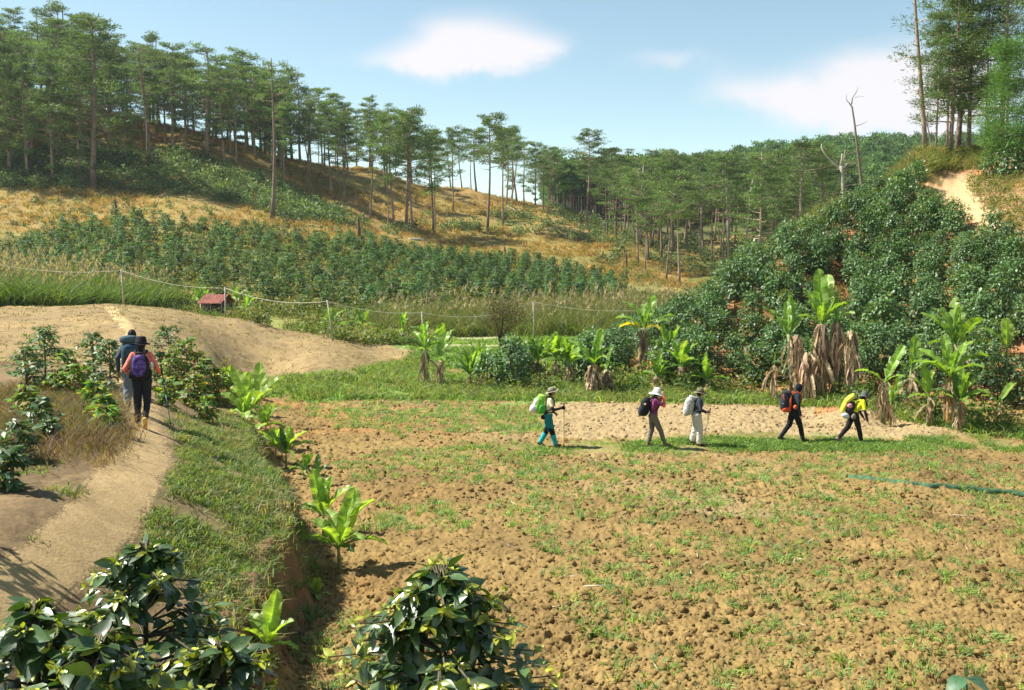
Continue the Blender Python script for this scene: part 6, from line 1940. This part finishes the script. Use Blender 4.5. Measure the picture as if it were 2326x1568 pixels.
# 5 yellow shirt, stooping
p = ground_at(1938, 1007); s = 118 / FPX * p.y / 1.50
J = pose(.16, head=(.30, 0, 1.39), neck=(.235, 0, 1.30), chest=(.15, 0, 1.14), waist=(.05, 0, .98), pelvis=(0, 0, .86), tilt=.3, knee_r=(.12, -.09, .46), ankle_r=(.20, -.09, .09), knee_l=(-.14, .09, .46), ankle_l=(-.40, .09, .14), foot_l=(.8, 0, -.6),
         elbow_r=(.24, -.24, .94), wrist_r=(.32, -.22, .70), curl_r=.6, elbow_l=(.20, .23, .95), wrist_l=(.34, .2, .74))
_, sh = person(p, 0, s, J, dict(trousers=(.022, .020, .020), shirt=(.66, .70, .03), sleeve=.36, arms=(.05, .03, .035), shoes=(.25, .2, .18), hair=(.02, .015, .012), hat=((.09, .11, .08), .17, .13, .22, .03, .05), bulk=.012), 'person in a bright yellow shirt and green-grey hat, stooping forward')
pack_thing(p, 0, s, [('main_bag', (-.12, 0, 1.06), (.12, .15, .19), .35, .75, (.045, .035, .04), .3), ('pocket', (-.16, -.11, 1.11), (.08, .05, .07), .3, .9, (.62, .26, .34), .5), ('bedroll', (-.15, 0, 1.31), (.20, .11, .075), -.75, .9, (.74, .70, .07), .15), ('roll_end', (-.30, 0, 1.07), (.075, .10, .19), .35, .9, (.72, .68, .07), .2), ('plastic_bag', (-.26, -.05, .82), (.12, .09, .085), .5, .9, (.60, .64, .68), .1),
                     ('waist_pouch', (-.04, -.13, .82), (.08, .06, .10), .3, .8, (.22, .19, .15), .2)], sh, 'overloaded pack with a yellow bedroll and a hanging white bag, on the stooping walker', J['neck'], V3(-.05, 0, 1.1))
# woman on the path, seen from behind
p = ground_at(325, 972); s = 207 / FPX * p.y / 1.67
pw = p
J = pose(.05, knee_r=(.02, -.085, .47), ankle_r=(-.16, -.06, .17), foot_r=(.25, 0, -1.0), knee_l=(.03, .09, .47), ankle_l=(-.02, .085, .09), elbow_r=(-.03, -.27, 1.12), wrist_r=(.15, -.30, 1.00), hand_r=(1, 0, 0), grip_r=1, curl_r=1.2, elbow_l=(-.05, .27, 1.10), wrist_l=(.12, .22, .98))
_, sh = person(p, R(104), s, J, dict(trousers=(.022, .023, .030), loose=.004, shirt=(.78, .20, .15), sleeve=.88, patt=.30, shoes=(.62, .36, .10), hair=(.02, .012, .010), long_hair=True, hat=((.016, .017, .022), .155, .115, .05, .035, .03), bulk=.014), 'person in a coral top and black leggings seen from behind on the path')
pack_thing(p, R(104), s, [('main_bag', (-.21, 0, 1.15), (.115, .165, .235), .05, .7, (.016, .016, .022), .1), ('front_panel', (-.29, .005, 1.18), (.055, .12, .20), .05, .75, (.10, .055, .22), .9), ('side_pocket', (-.17, -.16, 1.02), (.06, .045, .09), 0, .8, (.016, .016, .02), 0), ('side_pocket', (-.17, .16, 1.02), (.06, .045, .09), 0, .8, (.016, .016, .02), 0),
                         ('bottle', (-.16, -.20, 1.17), (.035, .035, .06), 0, .9, (.62, .62, .5), .2), ('grab_loop', (-.16, 0, 1.40), (.03, .07, .02), 0, .8, (.016, .016, .02), 0)], sh, 'black daypack with a purple patterned panel, on the walker in the coral top', J['neck'], V3(-.13, 0, 1.18))
pole_thing(p, R(104), s, (.20, -.33, 1.08), (-.10, -.50, .02), 'dark blue trekking pole in the right hand of the walker in coral', (.03, .07, .12))
# man in front with the big blue pack
p = ground_at(303, 938); s = 195 / FPX * p.y / 1.70
J = pose(.10, head=(.17, .0, 1.545), knee_r=(.12, -.09, .48), ankle_r=(.14, -.085, .09), knee_l=(.0, .09, .47), ankle_l=(-.18, .09, .15), foot_l=(.35, 0, -1), elbow_r=(.0, -.26, 1.12), wrist_r=(.15, -.24, .98), elbow_l=(-.03, .26, 1.10), wrist_l=(.02, .26, .84), curl_l=.6)
_, sh = person(p, R(104), s, J, dict(trousers=(.17, .18, .20), loose=.02, shirt=(.07, .085, .11), sleeve=.95, shoes=(.5, .4, .22), hair=(.02, .018, .016), bulk=.02), 'person in a grey jacket and grey trousers walking ahead on the path')
pack_thing(p, R(104), s, [('main_bag', (-.20, .0, 1.16), (.13, .17, .29), .05, .7, (.03, .055, .075), .25), ('lid', (-.17, .02, 1.48), (.13, .18, .085), .1, .75, (.06, .10, .115), .15), ('pocket', (-.30, 0, 1.28), (.06, .12, .12), .05, .8, (.035, .07, .10), .3), ('base_panel', (-.2, 0, .96), (.12, .16, .08), 0, .8, (.016, .016, .02), 0)], sh, 'tall dark blue trekking rucksack on the walker ahead', J['neck'], V3(-.13, 0, 1.2))
# ------------------------------------------------------------------ air
def haze():
    mb = MB()
    box(mb, (-1300, -30, -9), (1300, 1120, 90), (1, 1, 1))
    m = bpy.data.materials.new('haze_air'); m.use_nodes = True
    t = m.node_tree; t.nodes.clear()
    o_ = t.nodes.new('ShaderNodeOutputMaterial'); v = t.nodes.new('ShaderNodeVolumePrincipled')
    v.inputs['Color'].default_value = (.85, .92, 1.0, 1)
    v.inputs['Density'].default_value = 0.00015
    v.inputs['Anisotropy'].default_value = .3
    t.links.new(v.outputs[0], o_.inputs['Volume'])
    o = link('haze', mb.mesh('haze', m))
    tag(o, kind='stuff')
haze()
